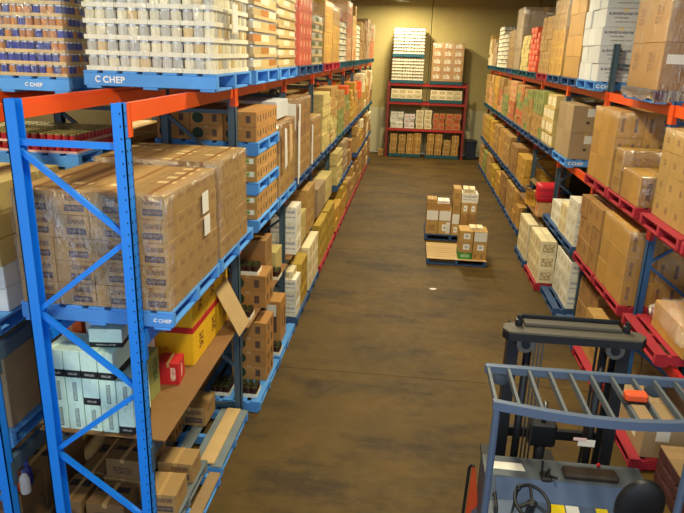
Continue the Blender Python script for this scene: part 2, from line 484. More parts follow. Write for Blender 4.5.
rackR = empty('pallet_rack', (3.0, 5, 0), 'long pallet rack behind the forklift with red shelf rails', 'rack')
for k, y in enumerate(RF):
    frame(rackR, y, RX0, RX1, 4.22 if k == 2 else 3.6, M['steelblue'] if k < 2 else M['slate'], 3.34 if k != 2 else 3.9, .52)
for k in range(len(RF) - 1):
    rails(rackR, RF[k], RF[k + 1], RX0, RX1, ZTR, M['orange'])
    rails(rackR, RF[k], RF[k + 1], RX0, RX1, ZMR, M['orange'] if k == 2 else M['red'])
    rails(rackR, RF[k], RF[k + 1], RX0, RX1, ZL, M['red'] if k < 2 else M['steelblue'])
# rack across the end of the aisle
rackE = empty('pallet_rack', (0.55, 26.0, 0), 'red pallet rack across the far end wall of the aisle', 'rack')
EX = (-0.98, 2.06)
EY0, EY1 = 25.95, 26.85
for x in EX:
    f = link('upright_frame', None, rackE, (x, 26.2, 0))
    for y in (EY0, EY1):
        part('post', MB().box(x - .045, x + .045, y - .04, y + .04, 0, 2.95), M['dkred'], f)
        part('foot_plate', MB().box(x - .07, x + .07, y - .06, y + .06, 0, .006), M['dkred'], f)
    zz = [.2, .8, 1.4, 2.0, 2.6]
    for i in range(4):
        ya, yb = (EY0 + .05, EY1 - .05) if i % 2 else (EY1 - .05, EY0 + .05)
        part('diagonal_brace', MB().bar((x, ya, zz[i]), (x, yb, zz[i + 1]), .03, .03), M['dkred'], f)
for z in (1.14, 2.17, 2.88):
    for y in (EY0, EY1):
        rl = part('shelf_rail', MB().box(EX[0] + .05, EX[1] - .05, y - .025, y + .025, z - .085, z), M['red'], rackE)
        for x in EX:
            d = 1 if x < 0 else -1
            part('end_connector', MB().box(min(x + d * .046, x + d * .05), max(x + d * .046, x + d * .05), y - .045, y + .045, z - .18, z + .005), M['red'], rl)

# ---------------------------------------------------------------- pallets
def pallet_meshes(L, Wd, Hh=.14):
    """boards across x, bearers along y; returns meshes about the pallet's base centre"""
    key = (round(L, 3), round(Wd, 3))
    return key
PM = {}
def pmesh(key, build, mats):
    if key not in PM:
        PM[key] = build().mesh('pallet_piece', mats)
    return PM[key]
def pallet(x0, x1, y0, y1, z, mat, label, full=True, text=False, group='loading pallets', boards=7, bearer_axis='x', topmat=None):
    """bearers run along bearer_axis; deck boards across them; each board and bearer a part"""
    z += .0015
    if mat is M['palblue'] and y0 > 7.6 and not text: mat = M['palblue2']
    cx, cy = (x0 + x1) / 2, (y0 + y1) / 2
    dx, dy = x1 - x0, y1 - y0
    e = empty('pallet', (cx, cy, z), label, 'pallet', group)
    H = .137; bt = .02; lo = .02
    mk = mat.name
    def put(nm, X0, X1, Y0, Y1, Z0, Z1, m):
        sx, sy, sz = X1 - X0, Y1 - Y0, Z1 - Z0
        me = pmesh((round(sx, 3), round(sy, 3), round(sz, 3), m.name), lambda: MB().bbox(-sx / 2, sx / 2, -sy / 2, sy / 2, 0, sz, .004), [m])
        return link(nm, me, e, (cx + (X0 + X1) / 2, cy + (Y0 + Y1) / 2, z + Z0))
    hx, hy = dx / 2, dy / 2
    tm = topmat or mat
    if bearer_axis == 'x':
        ypos = [-hy + .03, 0, hy - .03]
        fb = None
        for i, yp in enumerate(ypos):
            b = put('bearer', -hx, hx, yp - .03, yp + .03, lo, H - bt, mat)
            if i == 0: fb = b
        n = boards if full else 5
        bw = .115 if full else .15
        for i in range(n):
            xc = -hx + bw / 2 + (dx - bw) * i / (n - 1)
            put('deck_board', xc - bw / 2, xc + bw / 2, -hy, hy, H - bt, H, tm)
        for xc in (-hx + .08, 0, hx - .08):
            put('bottom_board', xc - .06, xc + .06, -hy, hy, 0, lo, mat)
    else:
        xpos = [-hx + .03, 0, hx - .03]
        for xp in xpos:
            put('bearer', xp - .03, xp + .03, -hy, hy, lo, H - bt, mat)
        n = boards if full else 5
        bw = .115 if full else .15
        for i in range(n):
            yc = -hy + bw / 2 + (dy - bw) * i / (n - 1)
            put('deck_board', -hx, hx, yc - bw / 2, yc + bw / 2, H - bt, H, tm)
        for yc in (-hy + .08, 0, hy - .08):
            put('bottom_board', -hx, hx, yc - .06, yc + .06, 0, lo, mat)
    if text:
        # stencilled maker's mark on the near bearer
        fs = text[1] if len(text) > 1 else .07
        fc = bpy.data.curves.new('lettering', 'FONT')
        fc.body = 'CHEP'; fc.size = fs; fc.extrude = .0008; fc.space_character = 1.08; fc.offset = .0016 * fs / .07
        tmp = bpy.data.objects.new('lettering', fc)
        me = bpy.data.meshes.new_from_object(tmp)
        bpy.data.objects.remove(tmp); bpy.data.curves.remove(fc)
        me.materials.clear(); me.materials.append(M['white'])
        k_ = fs / .085
        link('lettering', me, e, (x0 + text[0] + .085 * k_, y0 - .0012, z + .07 - .028 * k_), rot=(R(90), 0, 0))
        ring = MB()
        pts = []
        for k in range(13):
            a = R(40 + 280 * k / 12)
            pts.append((x0 + text[0] + .04 * k_ + .026 * k_ * math.cos(a), y0 - .002, z + .072 + .026 * k_ * math.sin(a)))
        ring.tube(pts, .0075 * k_, 5)
        part('emblem', ring, M['white'], e)
    return e

# ---------------------------------------------------------------- cartons
CM = {}
def carton_mesh(mk, tape='tape', topopen=False):
    key = (mk, tape, topopen)
    if key in CM: return CM[key]
    mb = MB()
    mb.bbox(-.5, .5, -.5, .5, -.5, .5, .012)
    # tape along the top seam, down both ends
    mb.box(-.06, .06, -.503, .503, .5, .503, 1)
    mb.box(-.06, .06, -.503, -.5, .32, .5, 1)
    mb.box(-.06, .06, .5, .503, .32, .5, 1)
    CM[key] = mb.mesh('carton_' + mk, [M[mk], M[tape]])
    return CM[key]
def carton(x0, x1, y0, y1, z0, z1, mk, label=None, group=None, parent=None, rz=0.0, tape='tape', name='carton', swap=False):
    g = 0.0015
    c = ((x0 + x1) / 2, (y0 + y1) / 2, (z0 + z1) / 2)
    sc = (x1 - x0 - 2 * g, y1 - y0 - 2 * g, z1 - z0 - (0.002 if parent else 0.001))
    if swap: sc = (sc[1], sc[0], sc[2]); rz += math.pi / 2
    o = link(name, carton_mesh(mk, tape), parent, c, sc, (0, 0, rz))
    if label: tag(o, label, 'box', group)
    return o
PL = {}
def face_label(c, face, u0, u1, v0, v1, mat='paper', name='label', th=.002, text=None):
    """paper stuck on a carton's face (in the carton's own unit box)"""
    s = c.scale
    key = (face, u0, u1, v0, v1, mat)
    t = .5 + .004
    mb = MB()
    if face == '-y': mb.box(u0, u1, -t, -.5, v0, v1)
    if face == '-x': mb.box(-t, -.5, u0, u1, v0, v1)
    if face == '+x': mb.box(.5, t, u0, u1, v0, v1)
    if face == '+z': mb.box(u0, u1, v0, v1, .5, t)
    me = mb.mesh(name, [M[mat]])
    o = bpy.data.objects.new(name, me); COL.objects.link(o); o.parent = c
    return o

# stretch film
fm = bpy.data.materials.new('stretch_film')
g = NT(fm)
tc = g.n('ShaderNodeTexCoord').outputs['Object']
mp = g.n('ShaderNodeMapping'); g.t.links.new(tc, mp.inputs[0]); mp.inputs['Scale'].default_value = (9, 9, 2.2); mp.inputs['Rotation'].default_value = (.5, .35, .3)
nz = g.noise(mp.outputs[0], 1.6, 4.0, 0.65)
tr = g.n('ShaderNodeBsdfTransparent')
gl = g.n('ShaderNodeBsdfGlossy'); gl.inputs['Roughness'].default_value = 0.22; gl.inputs['Color'].default_value = (.9, .9, .9, 1)
bp = g.n('ShaderNodeBump'); bp.inputs['Strength'].default_value = 1.0; bp.inputs['Distance'].default_value = .06
g.t.links.new(nz, bp.inputs['Height']); g.t.links.new(bp.outputs[0], gl.inputs['Normal'])
ms = g.n('ShaderNodeMixShader')
fac = g.m('MULTIPLY_ADD', g.m('POWER', nz, 4.0), 1.1, 0.045)
g.t.links.new(fac, ms.inputs[0]); g.t.links.new(tr.outputs[0], ms.inputs[1]); g.t.links.new(gl.outputs[0], ms.inputs[2])
g.t.links.new(ms.outputs[0], g.t.nodes['Material Output'].inputs['Surface'])
M['film'] = fm
fm2 = fm.copy(); fm2.name = 'thick_film'; M['film2'] = fm2
for n_ in fm2.node_tree.nodes:
    if n_.type == 'MATH' and n_.operation == 'MULTIPLY_ADD': n_.inputs[2].default_value = .6
    if n_.type == 'BSDF_GLOSSY': n_.inputs['Color'].default_value = (.5, .4, .26, 1); n_.inputs['Roughness'].default_value = .4
fm3 = fm.copy(); fm3.name = 'shiny_film'; M['film3'] = fm3
for n_ in fm3.node_tree.nodes:
    if n_.type == 'MATH' and n_.operation == 'MULTIPLY_ADD': n_.inputs[1].default_value = 1.6; n_.inputs[2].default_value = .10
    if n_.type == 'BSDF_GLOSSY': n_.inputs['Roughness'].default_value = .16
def film(parent, x0, x1, y0, y1, z0, z1, wob=.010, seed=0, off=.012, mat='film'):
    rnd = random.Random(seed)
    mb = MB()
    x0 -= off; x1 += off; y0 -= off; y1 += off
    per = []
    n = 9
    for i in range(n): per.append((x0 + (x1 - x0) * i / n, y0, 0, -1))
    for i in range(n): per.append((x1, y0 + (y1 - y0) * i / n, 1, 0))
    for i in range(n): per.append((x1 - (x1 - x0) * i / n, y1, 0, 1))
    for i in range(n): per.append((x0, y1 - (y1 - y0) * i / n, -1, 0))
    nz_ = 9
    vs = []
    for j in range(nz_ + 1):
        z = z0 + (z1 - z0) * j / nz_
        for (x, y, nx, ny) in per:
            d = rnd.uniform(0, wob)
            vs.append((x + nx * d, y + ny * d, z + (rnd.uniform(-.01, .01) if 0 < j < nz_ else 0)))
    N = len(per)
    # folded-in collar on top
    for (x, y, nx, ny) in per:
        k = .9
        vs.append(((x0 + x1) / 2 + (x - (x0 + x1) / 2) * k, (y0 + y1) / 2 + (y - (y0 + y1) / 2) * k, z1 + .006 + rnd.uniform(0, .008)))
    fs = []
    for j in range(nz_ + 1):
        for i in range(N):
            fs.append((j * N + i, j * N + (i + 1) % N, (j + 1) * N + (i + 1) % N, (j + 1) * N + i))
    mb.add(vs, fs)
    return part('stretch_film', mb, M[mat], parent, True)

def carton_load(x0, x1, y0, y1, z, hgt, nx, ny, nz, mks, label, wrap=True, group=None, seed=0, tape='tape', top=None, miss=0.0, name='carton_load', stagger=True, swap=False, rand=False, fmat='film'):
    rnd = random.Random(seed + int(1000 * abs(y0) + 10 * z))
    if isinstance(mks, str): mks = [mks]
    e = empty(name, ((x0 + x1) / 2, (y0 + y1) / 2, z), label, 'carton load' if wrap else 'carton stack', group)
    dx, dy, dz = (x1 - x0) / nx, (y1 - y0) / ny, hgt / nz
    for k in range(nz):
        mk = mks[min(len(mks) - 1, int(k * len(mks) / nz))] if len(mks) <= nz else rnd.choice(mks)
        for i in range(nx):
            for j in range(ny):
                if 0 < i < nx - 1 and 0 < j < ny - 1 and k < nz - 1: continue
                if k == nz - 1 and rnd.random() < miss: continue
                q = .004 if wrap else .014
                jx, jy = rnd.uniform(-q, q), rnd.uniform(-q, q)
                rz_ = 0 if wrap or nx == 1 else rnd.uniform(-.02, .02)
                if rand or not wrap and len(mks) > 1 and rnd.random() < .3: mk_ = rnd.choice(mks)
                else: mk_ = mk
                carton(x0 + i * dx + jx, x0 + (i + 1) * dx + jx, y0 + j * dy + jy, y0 + (j + 1) * dy + jy, z + k * dz, z + (k + 1) * dz, mk_, parent=e, tape=tape, swap=swap, rz=rz_)
    if wrap: film(e, x0, x1, y0, y1, z + .002, z + hgt, seed=seed, mat=fmat, wob=.01 if fmat == 'film' else .02)
    return e

# cans and jars on trays
def can_mesh(key, r, h, body, lid):
    if key in CM: return CM[key]
    n = 10
    mb = MB()
    mb.lathe([(r * .96, 0), (r, h * .04), (r, h * .84)], (0, 0, 0), n, 0)
    mb.lathe([(r * .93, h * .84), (r * .97, h * .86), (r * .97, h), (r * .9, h)], (0, 0, 0), n, 1)
    CM[key] = mb.mesh(key, [body, lid])
    return CM[key]
for nm, rgb in (('can_tan', (214, 186, 128)), ('can_blue', (52, 62, 156)), ('can_amber', (196, 130, 60)), ('can_steel', (196, 192, 180)), ('jar_red', (168, 30, 38)), ('can_green', (96, 110, 60)), ('can_cream', (232, 222, 190))):
    M[nm] = newmat(nm, rgb, 0.3, 0.0, .12, 8, randv=.15)
M['lid_silver'] = newmat('lid_silver', (216, 214, 204), 0.25, 0.7, .05)
M['lid_gold'] = newmat('lid_gold', (176, 150, 86), 0.3, 0.6, .05)
M['lid_olive'] = newmat('lid_olive', (150, 140, 84), 0.35, 0.15, .1, 8)
M['lid_dark'] = newmat('lid_dark', (54, 58, 34), 0.35, 0.2, .1)
M['traywhite'] = newmat('tray_white', (234, 228, 206), 0.6, 0, .05, randv=.05)
M['traytan'] = newmat('tray_tan', (206, 176, 122), 0.6, 0, .08, randv=.06)
M['traypink'] = newmat('tray_pink', (222, 176, 170), 0.6, 0, .08, randv=.06)
def can_load(x0, x1, y0, y1, z, nlay, lay_h, tx, ty, cpx, cpy, kinds, tray, lid, label, face, fine=True, lip=.035, wrap=True, seed=0, group=None, top_all=False, name='can_load'):
    """trays in layers; cans stand in the outer rows that can be seen. face: +1 right side open to the aisle, -1 left side"""
    rnd = random.Random(seed)
    e = empty(name, ((x0 + x1) / 2, (y0 + y1) / 2, z), label, 'can load', group)
    dx, dy = (x1 - x0) / tx, (y1 - y0) / ty
    ncx, ncy = cpx, cpy
    r = min(dx / ncx, dy / ncy) * .47
    ch = lay_h - .006
    for k in range(nlay):
        zz = z + k * lay_h
        top = k == nlay - 1
        for i in range(tx):
            for j in range(ty):
                edge = j == 0 or (i == tx - 1 if face > 0 else i == 0)
                other = i in (0, tx - 1) or j == ty - 1
                if not (edge or other or top): continue
                bx, by = x0 + i * dx, y0 + j * dy
                sx, sy = dx - .004, dy - .004
                key = ('tray', round(sx, 3), round(sy, 3), tray, lip)
                if key not in CM:
                    t = .004
                    mb = MB().box(0, sx, 0, sy, 0, t)
                    mb.box(0, sx, 0, t, t, lip); mb.box(0, sx, sy - t, sy, t, lip)
                    mb.box(0, t, t, sy - t, t, lip); mb.box(sx - t, sx, t, sy - t, t, lip)
                    CM[key] = mb.mesh('tray', [M[tray]])
                tr_ = link('tray', CM[key], e, (bx + .002, by + .002, zz))
                if not (edge or top_all and top):
                    # blank carton body inside unseen trays so layers rest on something
                    kk = ('core', round(sx, 3), round(sy, 3), round(lay_h, 3), tray)
                    if kk not in CM: CM[kk] = MB().box(.01, sx - .01, .01, sy - .01, .005, lay_h - .001).mesh('tray_fill', [M[kinds[0]]])
                    link('tray_fill', CM[kk], tr_, (bx + .002, by + .002, zz))
                    continue
                spots = []
                for a in range(ncx):
                    for b in range(ncy):
                        front = j == 0 and b == 0
                        side = (i == tx - 1 and a == ncx - 1) if face > 0 else (i == 0 and a == 0)
                        if front or side or (top_all and top) :
                            spots.append((bx + .006 + (dx - .012) * (a + .5) / ncx, by + .006 + (dy - .012) * (b + .5) / ncy))
                        elif not fine: continue
                kd = kinds[(i + j + k) % len(kinds)] if len(kinds) < 4 else rnd.choice(kinds)
                if fine:
                    for (cx, cy) in spots:
                        kd2 = rnd.choice(kinds)
                        link('can', can_mesh(f'can_{kd2}_{lid}_{round(r,3)}_{round(ch,3)}', r, ch, M[kd2], M[lid]), tr_, (cx, cy, zz + .005))
                else:
                    mb = MB()
                    for (cx, cy) in spots:
                        mb.lathe([(r, .005), (r, ch * .84)], (cx, cy, zz), 8, 0)
                        mb.lathe([(r * .95, ch * .84), (r * .95, ch)], (cx, cy, zz), 8, 1)
                    p = part('can_row', mb, [M[kd], M[lid]], tr_)
                    p['kind'] = 'stuff'
                # filler behind the outer rows
                kk = ('core2', round(sx, 3), round(sy, 3), round(lay_h, 3), round(r, 3), j == 0, i == tx - 1, i == 0, face, kinds[0])
                if not (top_all and top):
                    if kk not in CM:
                        fx0 = .01 + (2 * r + .01 if (face < 0 and i == 0) else 0); fx1 = sx - .01 - (2 * r + .01 if (face > 0 and i == tx - 1) else 0)
                        fy0 = .01 + (2 * r + .01 if j == 0 else 0)
                        CM[kk] = MB().box(fx0, fx1, fy0, sy - .01, .005, lay_h - .002).mesh('tray_fill', [M['lid_dark']])
                    link('tray_fill', CM[kk], tr_, (bx + .002, by + .002, zz))
    if wrap: film(e, x0, x1, y0, y1, z + .002, z + nlay * lay_h, seed=seed)
    return e

# ---------------------------------------------------------------- slot bookkeeping
LVL = {'F': 'floor', 'L': 'low level', 'M': 'middle level', 'T': 'top level'}
def slot_geo(side, bay, s, inset=0.0):
    """x0, x1, y0, y1 of a pallet place and the words for it"""
    if side == 'L':
        y = LF[bay]; x0, x1 = -2.62, -1.53; who = 'rack opposite the forklift'
    elif side == 'B':
        y = LF[bay]; x0, x1 = -3.82, -2.86; who = 'rear rack behind the bright blue frame'
    else:
        y = RF[bay]; x0, x1 = 2.60, 3.69; who = 'rack behind the forklift'
    y0 = y + (.1 if s == 'a' else 1.26)
    half = 'near half' if s == 'a' else 'far half'
    return x0, x1, y0, y0 + 1.1, f'{ORD[bay]} bay {half}, {who}'
ZLEV = {'F': 0.0, 'L': ZL, 'M': ZM, 'T': ZT}
PC = {'b': ('palblue', 'blue'), 'r': ('palred', 'red'), 'g': ('palgreen', 'dark teal'), 'w': ('palwood', 'worn timber')}
def place(side, bay, s, lev, pal, spec, z=None, **kw):
    """a pallet plus its load. spec = (desc, kind, params)"""
    x0, x1, y0, y1, where = slot_geo(side, bay, s)
    zz = {'M': ZMR, 'T': ZTR}.get(lev, ZLEV[lev]) if side == 'R' else ZLEV[lev]
    if lev == 'M' and side == 'R': spec = spec[:2] + (min(spec[2], .99),) + spec[3:]
    if lev == 'F': spec = spec[:2] + (min(spec[2], .78),) + spec[3:]
    if lev == 'L': spec = spec[:2] + (min(spec[2], .93 if side == 'R' else .78),) + spec[3:]
    near = y0 < 13
    if pal:
        mk, cname = PC[pal]
        pallet(x0, x1, y0, y1, zz, M[mk], f'{cname} pallet, {LVL[lev]}, {where}', full=near, text=kw.get('text'), boards=7 if near else 5)
        zz += .14
    desc, mks, hgt, nx, ny, nz = spec[:6]
    i = .02
    return carton_load(x0 + i + kw.get('ix', 0), x1 - i, y0 + i + kw.get('iy', 0), y1 - i - kw.get('iy2', 0), zz, hgt, nx, ny, nz, mks, f'{desc}, {LVL[lev]}, {where}',
                       wrap=kw.get('wrap', True), seed=bay * 7 + ord(s) + ord(side) + ord(lev), tape=kw.get('tape', 'tape'), miss=kw.get('miss', 0 if kw.get('wrap', True) or y0 < 12 else .22), swap=kw.get('swap', False))

def loose(x0, x1, y0, y1, z, hs, nx, ny, mk, desc, where, group, tape='tape', shell=True, mkf=None, skip=(), swap=False, aisle='+x', taper=None):
    """free-standing cartons, each a thing of its own; aisle says which side faces the aisle"""
    rnd = random.Random(int(100 * (abs(x0) + y0 + z)))
    dx, dy = (x1 - x0) / nx, (y1 - y0) / ny
    out = {}
    zz = z
    nl = len(hs)
    for k, h in enumerate(hs):
        for i in range(nx):
            for j in range(ny):
                ia = nx - 1 - i if aisle == '+x' else i        # 0 = at the aisle
                if (i, j, k) in skip: continue
                if shell and ia > 0 and j > 0 and k < nl - 1: continue
                lay = 'single' if nl == 1 else 'top' if k == nl - 1 else 'bottom' if k == 0 else ORD[k]
                row = 'near row' if j == 0 else f'{ORD[j]} row back'
                col = '' if nx == 1 else (' aisle side,' if ia == 0 else f' {ORD[ia]} from aisle,')
                m_ = mkf(i, j, k) if mkf else mk
                jx, jy = rnd.uniform(-.003, .003), rnd.uniform(-.003, .003)
                g_ = .002
                out[(i, j, k)] = carton(x0 + i * dx + g_ + jx, x0 + (i + 1) * dx - g_ + jx, y0 + j * dy + g_ + jy, y0 + (j + 1) * dy - g_ + jy, zz, zz + h, m_,
                                        f'{desc}, {lay} layer,{col} {row}, {where}', group, tape=tape, swap=swap)
        zz += h
    return out

# ================================================================ LEFT ROW, top level
x0, x1, y0, y1, wh = slot_geo('L', 0, 'b')
pallet(x0, x1, y0, y1, ZT, M['palblue'], 'bright blue pallet carrying the white-tray jar load above the bright blue frame', text=(.09,))
can_load(x0 + .02, x1 - .02, y0 + .02, y1 - .02, ZT + .14, 9, .118, 4, 4, 3, 3, ['can_steel', 'can_cream', 'can_cream', 'can_cream', 'can_steel', 'can_tan'], 'traywhite', 'lid_silver',
         'wrapped load of pale jars in white trays on the bright blue pallet', +1, seed=3)
nt = empty('delivery_note', (-1.48, 5.45, 4.2), 'white paper note stuck on the aisle side of the pale jar load', 'paper')
part('sheet', MB().box(-1.492, -1.489, 5.35, 5.5, 4.12, 4.34), M['paper'], nt)
part('pocket', MB().box(-1.496, -1.4925, 5.34, 5.51, 4.11, 4.26), M['tapew'], nt)
def top_can(side, bay, s, pal, nl, lh, kinds, tray, lid, desc, fine=False, lip=.03, face=None, tx=3, ty=3, cp=4):
    x0, x1, y0, y1, wh = slot_geo(side, bay, s)
    mk, cn = PC[pal]
    zt = ZTR if side == 'R' else ZT
    pallet(x0, x1, y0, y1, zt, M[mk], f'{cn} pallet, top level, {wh}', full=y0 < 13)
    return can_load(x0 + .02, x1 - .02, y0 + .02, y1 - .02, zt + .14, nl, lh, tx, ty, cp, cp, kinds, tray, lid, f'{desc}, top level, {wh}', face or (1 if side == 'L' else -1), fine=fine, lip=lip, wrap=y0 < 11, seed=bay)
top_can('L', 1, 'a', 'b', 9, .12, ['can_tan', 'can_amber', 'can_cream'], 'traytan', 'lid_silver', 'wrapped tan can load')
top_can('L', 1, 'b', 'b', 10, .11, ['can_tan', 'can_cream'], 'traytan', 'lid_gold', 'brown tray can load')
place('L', 2, 'a', 'T', 'b', ('red-orange carton load', 'redorange', 1.25, 3, 4, 7))
top_can('L', 2, 'b', 'b', 6, .12, ['can_green', 'can_steel'], 'traytan', 'lid_silver', 'green can load')
place('L', 3, 'a', 'T', 'r', ('golden carton load', 'gold', 1.02, 2, 3, 4))
place('L', 3, 'b', 'T', 'r', ('golden wrapped carton load', ['gold', 'tan'], 1.0, 2, 3, 3))
top_can('L', 4, 'a', 'g', 7, .115, ['can_steel', 'can_cream'], 'traywhite', 'lid_dark', 'white striped can load')
place('L', 4, 'b', 'T', 'g', ('salmon carton load', ['pink', 'mixred', 'pink'], 1.28, 2, 3, 5))
place('L', 5, 'a', 'T', 'g', ('salmon and tan carton load', ['pink', 'tan'], 1.3, 2, 3, 5), wrap=False)
top_can('L', 5, 'b', 'g', 8, .11, ['can_steel', 'can_cream'], 'traywhite', 'lid_dark', 'silver striped can load')
place('L', 6, 'a', 'T', 'g', ('tan carton load', 'tan', 1.0, 2, 3, 4), wrap=False)
place('L', 6, 'b', 'T', 'g', ('brown flat carton load', 'brown', 1.1, 2, 2, 8), wrap=False)
place('L', 7, 'a', 'T', 'g', ('grey-brown flat carton load', 'grey', 1.2, 2, 2, 9), wrap=False)
place('L', 7, 'b', 'T', 'g', ('salmon print carton load', ['mixred', 'grey'], 1.1, 2, 2, 6), wrap=False)
place('L', 8, 'a', 'T', 'g', ('dark flat carton load', ['mixred', 'grey'], 1.15, 2, 2, 8), wrap=False)

# ---------------- rear rack behind the bright blue frame
x0, x1, y0, y1 = -4.02, -2.9, 5.28, 6.12
ZB = 3.58
pallet(x0, x1, y0, y1, ZB, M['palblue'], 'blue pallet under the blue can load on top of the rear rack', text=(.72, .045))
can_load(x0 + .02, x1 - .02, y0 + .02, y1 - .02, ZB + .14, 10, .096, 4, 3, 4, 4, ['can_blue', 'can_amber', 'can_blue', 'can_blue', 'can_amber'], 'traytan', 'lid_silver',
         'wrapped load of blue and amber cans in tan trays on the rear rack', +1, seed=11, lip=.028)
pallet(-3.95, -2.88, 3.9, 4.95, 1.93, M['palblue'], 'blue pallet under white cartons in the rear rack behind the bright blue frame')
loose(-3.9, -2.9, 4.1, 4.9, 2.07, (.18, .18), 2, 2, 'whitered', 'white carton', 'rear rack', 'white cartons in the rear rack', aisle='+x')
carton_load(-3.92, -2.88, 4.05, 4.92, 2.44, .6, 3, 3, 3, 'beige', 'beige carton stack on the white cartons in the rear rack', wrap=False)
yl = empty('price_card', (-3.0, 4.03, 2.6), 'yellow card on the beige cartons in the rear rack', 'card')
part('card', MB().box(-3.32, -3.1, 4.038, 4.044, 2.5, 2.64), newmat('yellow_card', (232, 214, 40), .6), yl)
part('clip', MB().box(-3.23, -3.19, 4.034, 4.038, 2.62, 2.65), M['blackmetal'], yl)
pallet(-3.95, -2.88, 5.2, 6.1, 1.93, M['palblue'], 'blue pallet under tan cartons, first bay far half of the rear rack')
carton_load(-3.92, -2.9, 5.22, 6.08, 2.07, .86, 3, 3, 4, 'beige', 'beige carton stack under the jar trays in the rear rack', wrap=False)
pallet(-4.0, -2.88, 5.28, 6.14, 2.93, M['palblue'], 'blue pallet under red jars in pink trays in the rear rack')
can_load(-3.98, -2.9, 5.3, 6.12, 3.07, 2, .085, 3, 3, 5, 4, ['jar_red'], 'traypink', 'lid_olive', 'two layers of red jars in pink trays in the rear rack', +1, fine=True, wrap=False, seed=5, lip=.02, top_all=True, name='jar_load')
for b, mk, hg in ((1, 'tan', .95), (2, 'brown', 1.0)):
    for s in 'ab':
        xx0, xx1, yy0, yy1, wh = slot_geo('B', b, s)
        pallet(xx0, xx1, yy0, yy1, 1.93, M['palblue'], f'blue pallet, middle level, {wh}', full=False)
        carton_load(xx0 + .02, xx1 - .02, yy0 + .02, yy1 - .02, 2.07, hg, 2, 3, 4, mk, f'{mk} cartons, middle level, {wh}', wrap=False)
        pallet(xx0, xx1, yy0, yy1, 3.58, M['palblue'], f'blue pallet, top level, {wh}', full=False)
        carton_load(xx0 + .02, xx1 - .02, yy0 + .02, yy1 - .02, 3.72, .7 + .2 * b, 2, 3, 4, 'beige' if s == 'a' else 'tan', f'{"beige" if s == "a" else "tan"} cartons, top level, {wh}', wrap=False)
pallet(-3.95, -2.88, 3.9, 5.0, 1.0, M['palblue'], 'blue pallet under big brown cartons at the low level of the rear rack', full=False)
loose(-3.9, -2.92, 3.98, 4.95, 1.14, (.6,), 2, 2, 'grey', 'big brown carton', 'rear rack low level', 'big cartons in the rear rack', shell=False)
pallet(-3.95, -2.88, 3.9, 5.0, 0, M['palwood'], 'worn timber pallet on the floor under the rear rack', full=True)
loose(-3.9, -2.92, 3.95, 4.95, .14, (.2, .2), 3, 3, 'dkbrown', 'dark brown carton', 'rear rack floor pallet', 'dark cartons on the rear rack floor pallet')
# mixed bottles beside them
for i, (bx, by, rgb, cap, nm) in enumerate(((-2.99, 4.02, (222, 84, 30), (226, 86, 30), 'orange'), (-2.94, 4.1, (40, 48, 130), (60, 70, 160), 'dark blue'), (-2.9, 4.0, (226, 222, 214), (90, 96, 150), 'white'))):
    e = empty('bottle', (bx, by, .5405), f'{nm} plastic bottle standing on the dark cartons by the rear post', 'bottle', 'bottles on the dark cartons')
    part('body', MB().lathe([(.036, 0), (.04, .01), (.04, .13), (.03, .16), (.016, .175), (.016, .19)], (bx, by, .5405), 12), newmat('bottle_' + nm.replace(' ', '_'), rgb, .35), e, True)
    part('cap', MB().lathe([(.019, .19), (.019, .215), (.014, .22)], (bx, by, .5405), 10), newmat('cap_' + nm.replace(' ', '_'), cap, .4), e)

# ================================================================ LEFT ROW, middle level
WB = 'first bay'
for s in 'ab':
    x0, x1, y0, y1, wh = slot_geo('L', 0, s)
    pallet(x0, x1, y0, y1, ZM, M['palblue'], f'blue pallet, middle level, {wh}', text=(.95, .036) if s == 'a' else None)
    e = carton_load(x0 + .02, x1 - .01, y0 + .01, y1 - (.02 if s == 'a' else .2), ZM + .14, .80 if s == 'a' else .83, 4, 6, 5, ['talcart', 'talcart', 'talcart2', 'talcart'],
                    f'wrapped printed brown carton load, middle level, {wh}', seed=21 + ord(s), tape='tapebrown', rand=True)
    if s == 'a':
        part('label', MB().box(-1.522, -1.519, 4.52, 4.66, 2.8, 2.96), M['paper'], e)
        part('label', MB().box(-1.522, -1.519, 4.55, 4.68, 2.62, 2.77), M['paper'], e)
x0, x1, y0, y1, wh = slot_geo('L', 1, 'a')
y0 += .05
z = ZM - .0
for t, (tier, mk, hh) in enumerate((('lower tier', 'fruitlab', .13), ('middle tier', 'fruitlab', .135), ('upper tier', 'fruit', .15))):
    pallet(x0, x1, y0, y1, z, M['palblue'], f'blue pallet under the {tier} of fruit cartons, second bay near half', group='pallets between the fruit cartons')
    loose(x0 + .02, x1 - .02, y0 + .02, y1 - .02, z + .14, (hh, hh), 3, 4, mk, 'fruit carton', tier, 'fruit cartons in three tiers')
    z += .14 + 2 * hh + .002
x0, x1, y0, y1, wh = slot_geo('L', 1, 'b')
e = place('L', 1, 'b', 'M', 'b', ('tan wrapped carton load', ['tan', 'brown'], .88, 3, 3, 5))
part('corner_strip', MB().box(-1.50, -1.495, 8.5, 8.56, 2.25, 3.1), M['paper'], e)
part('torn_cardboard', MB().prism([(7.5, 3.12), (7.62, 3.1), (7.66, 2.66), (7.54, 2.62), (7.52, 2.9)], 'x', -1.488, -1.482), M['paper'], e)
part('torn_cardboard', MB().prism([(7.8, 3.14), (7.96, 3.12), (8.0, 2.72), (7.86, 2.66)], 'x', -1.488, -1.482), M['wood'], e)
carton(-2.58, -1.62, 7.7, 8.4, 3.19, 3.40, 'whitebig', 'long white carton lying on the tan load under the top rails', None, tape='tapew')
e = place('L', 2, 'a', 'M', 'b', ('tall tan carton load', ['tan', 'brown'], 1.08, 3, 3, 6))
part('label', MB().box(-1.98, -1.58, 8.75, 8.755, 2.95, 3.3), M['paper'], e)
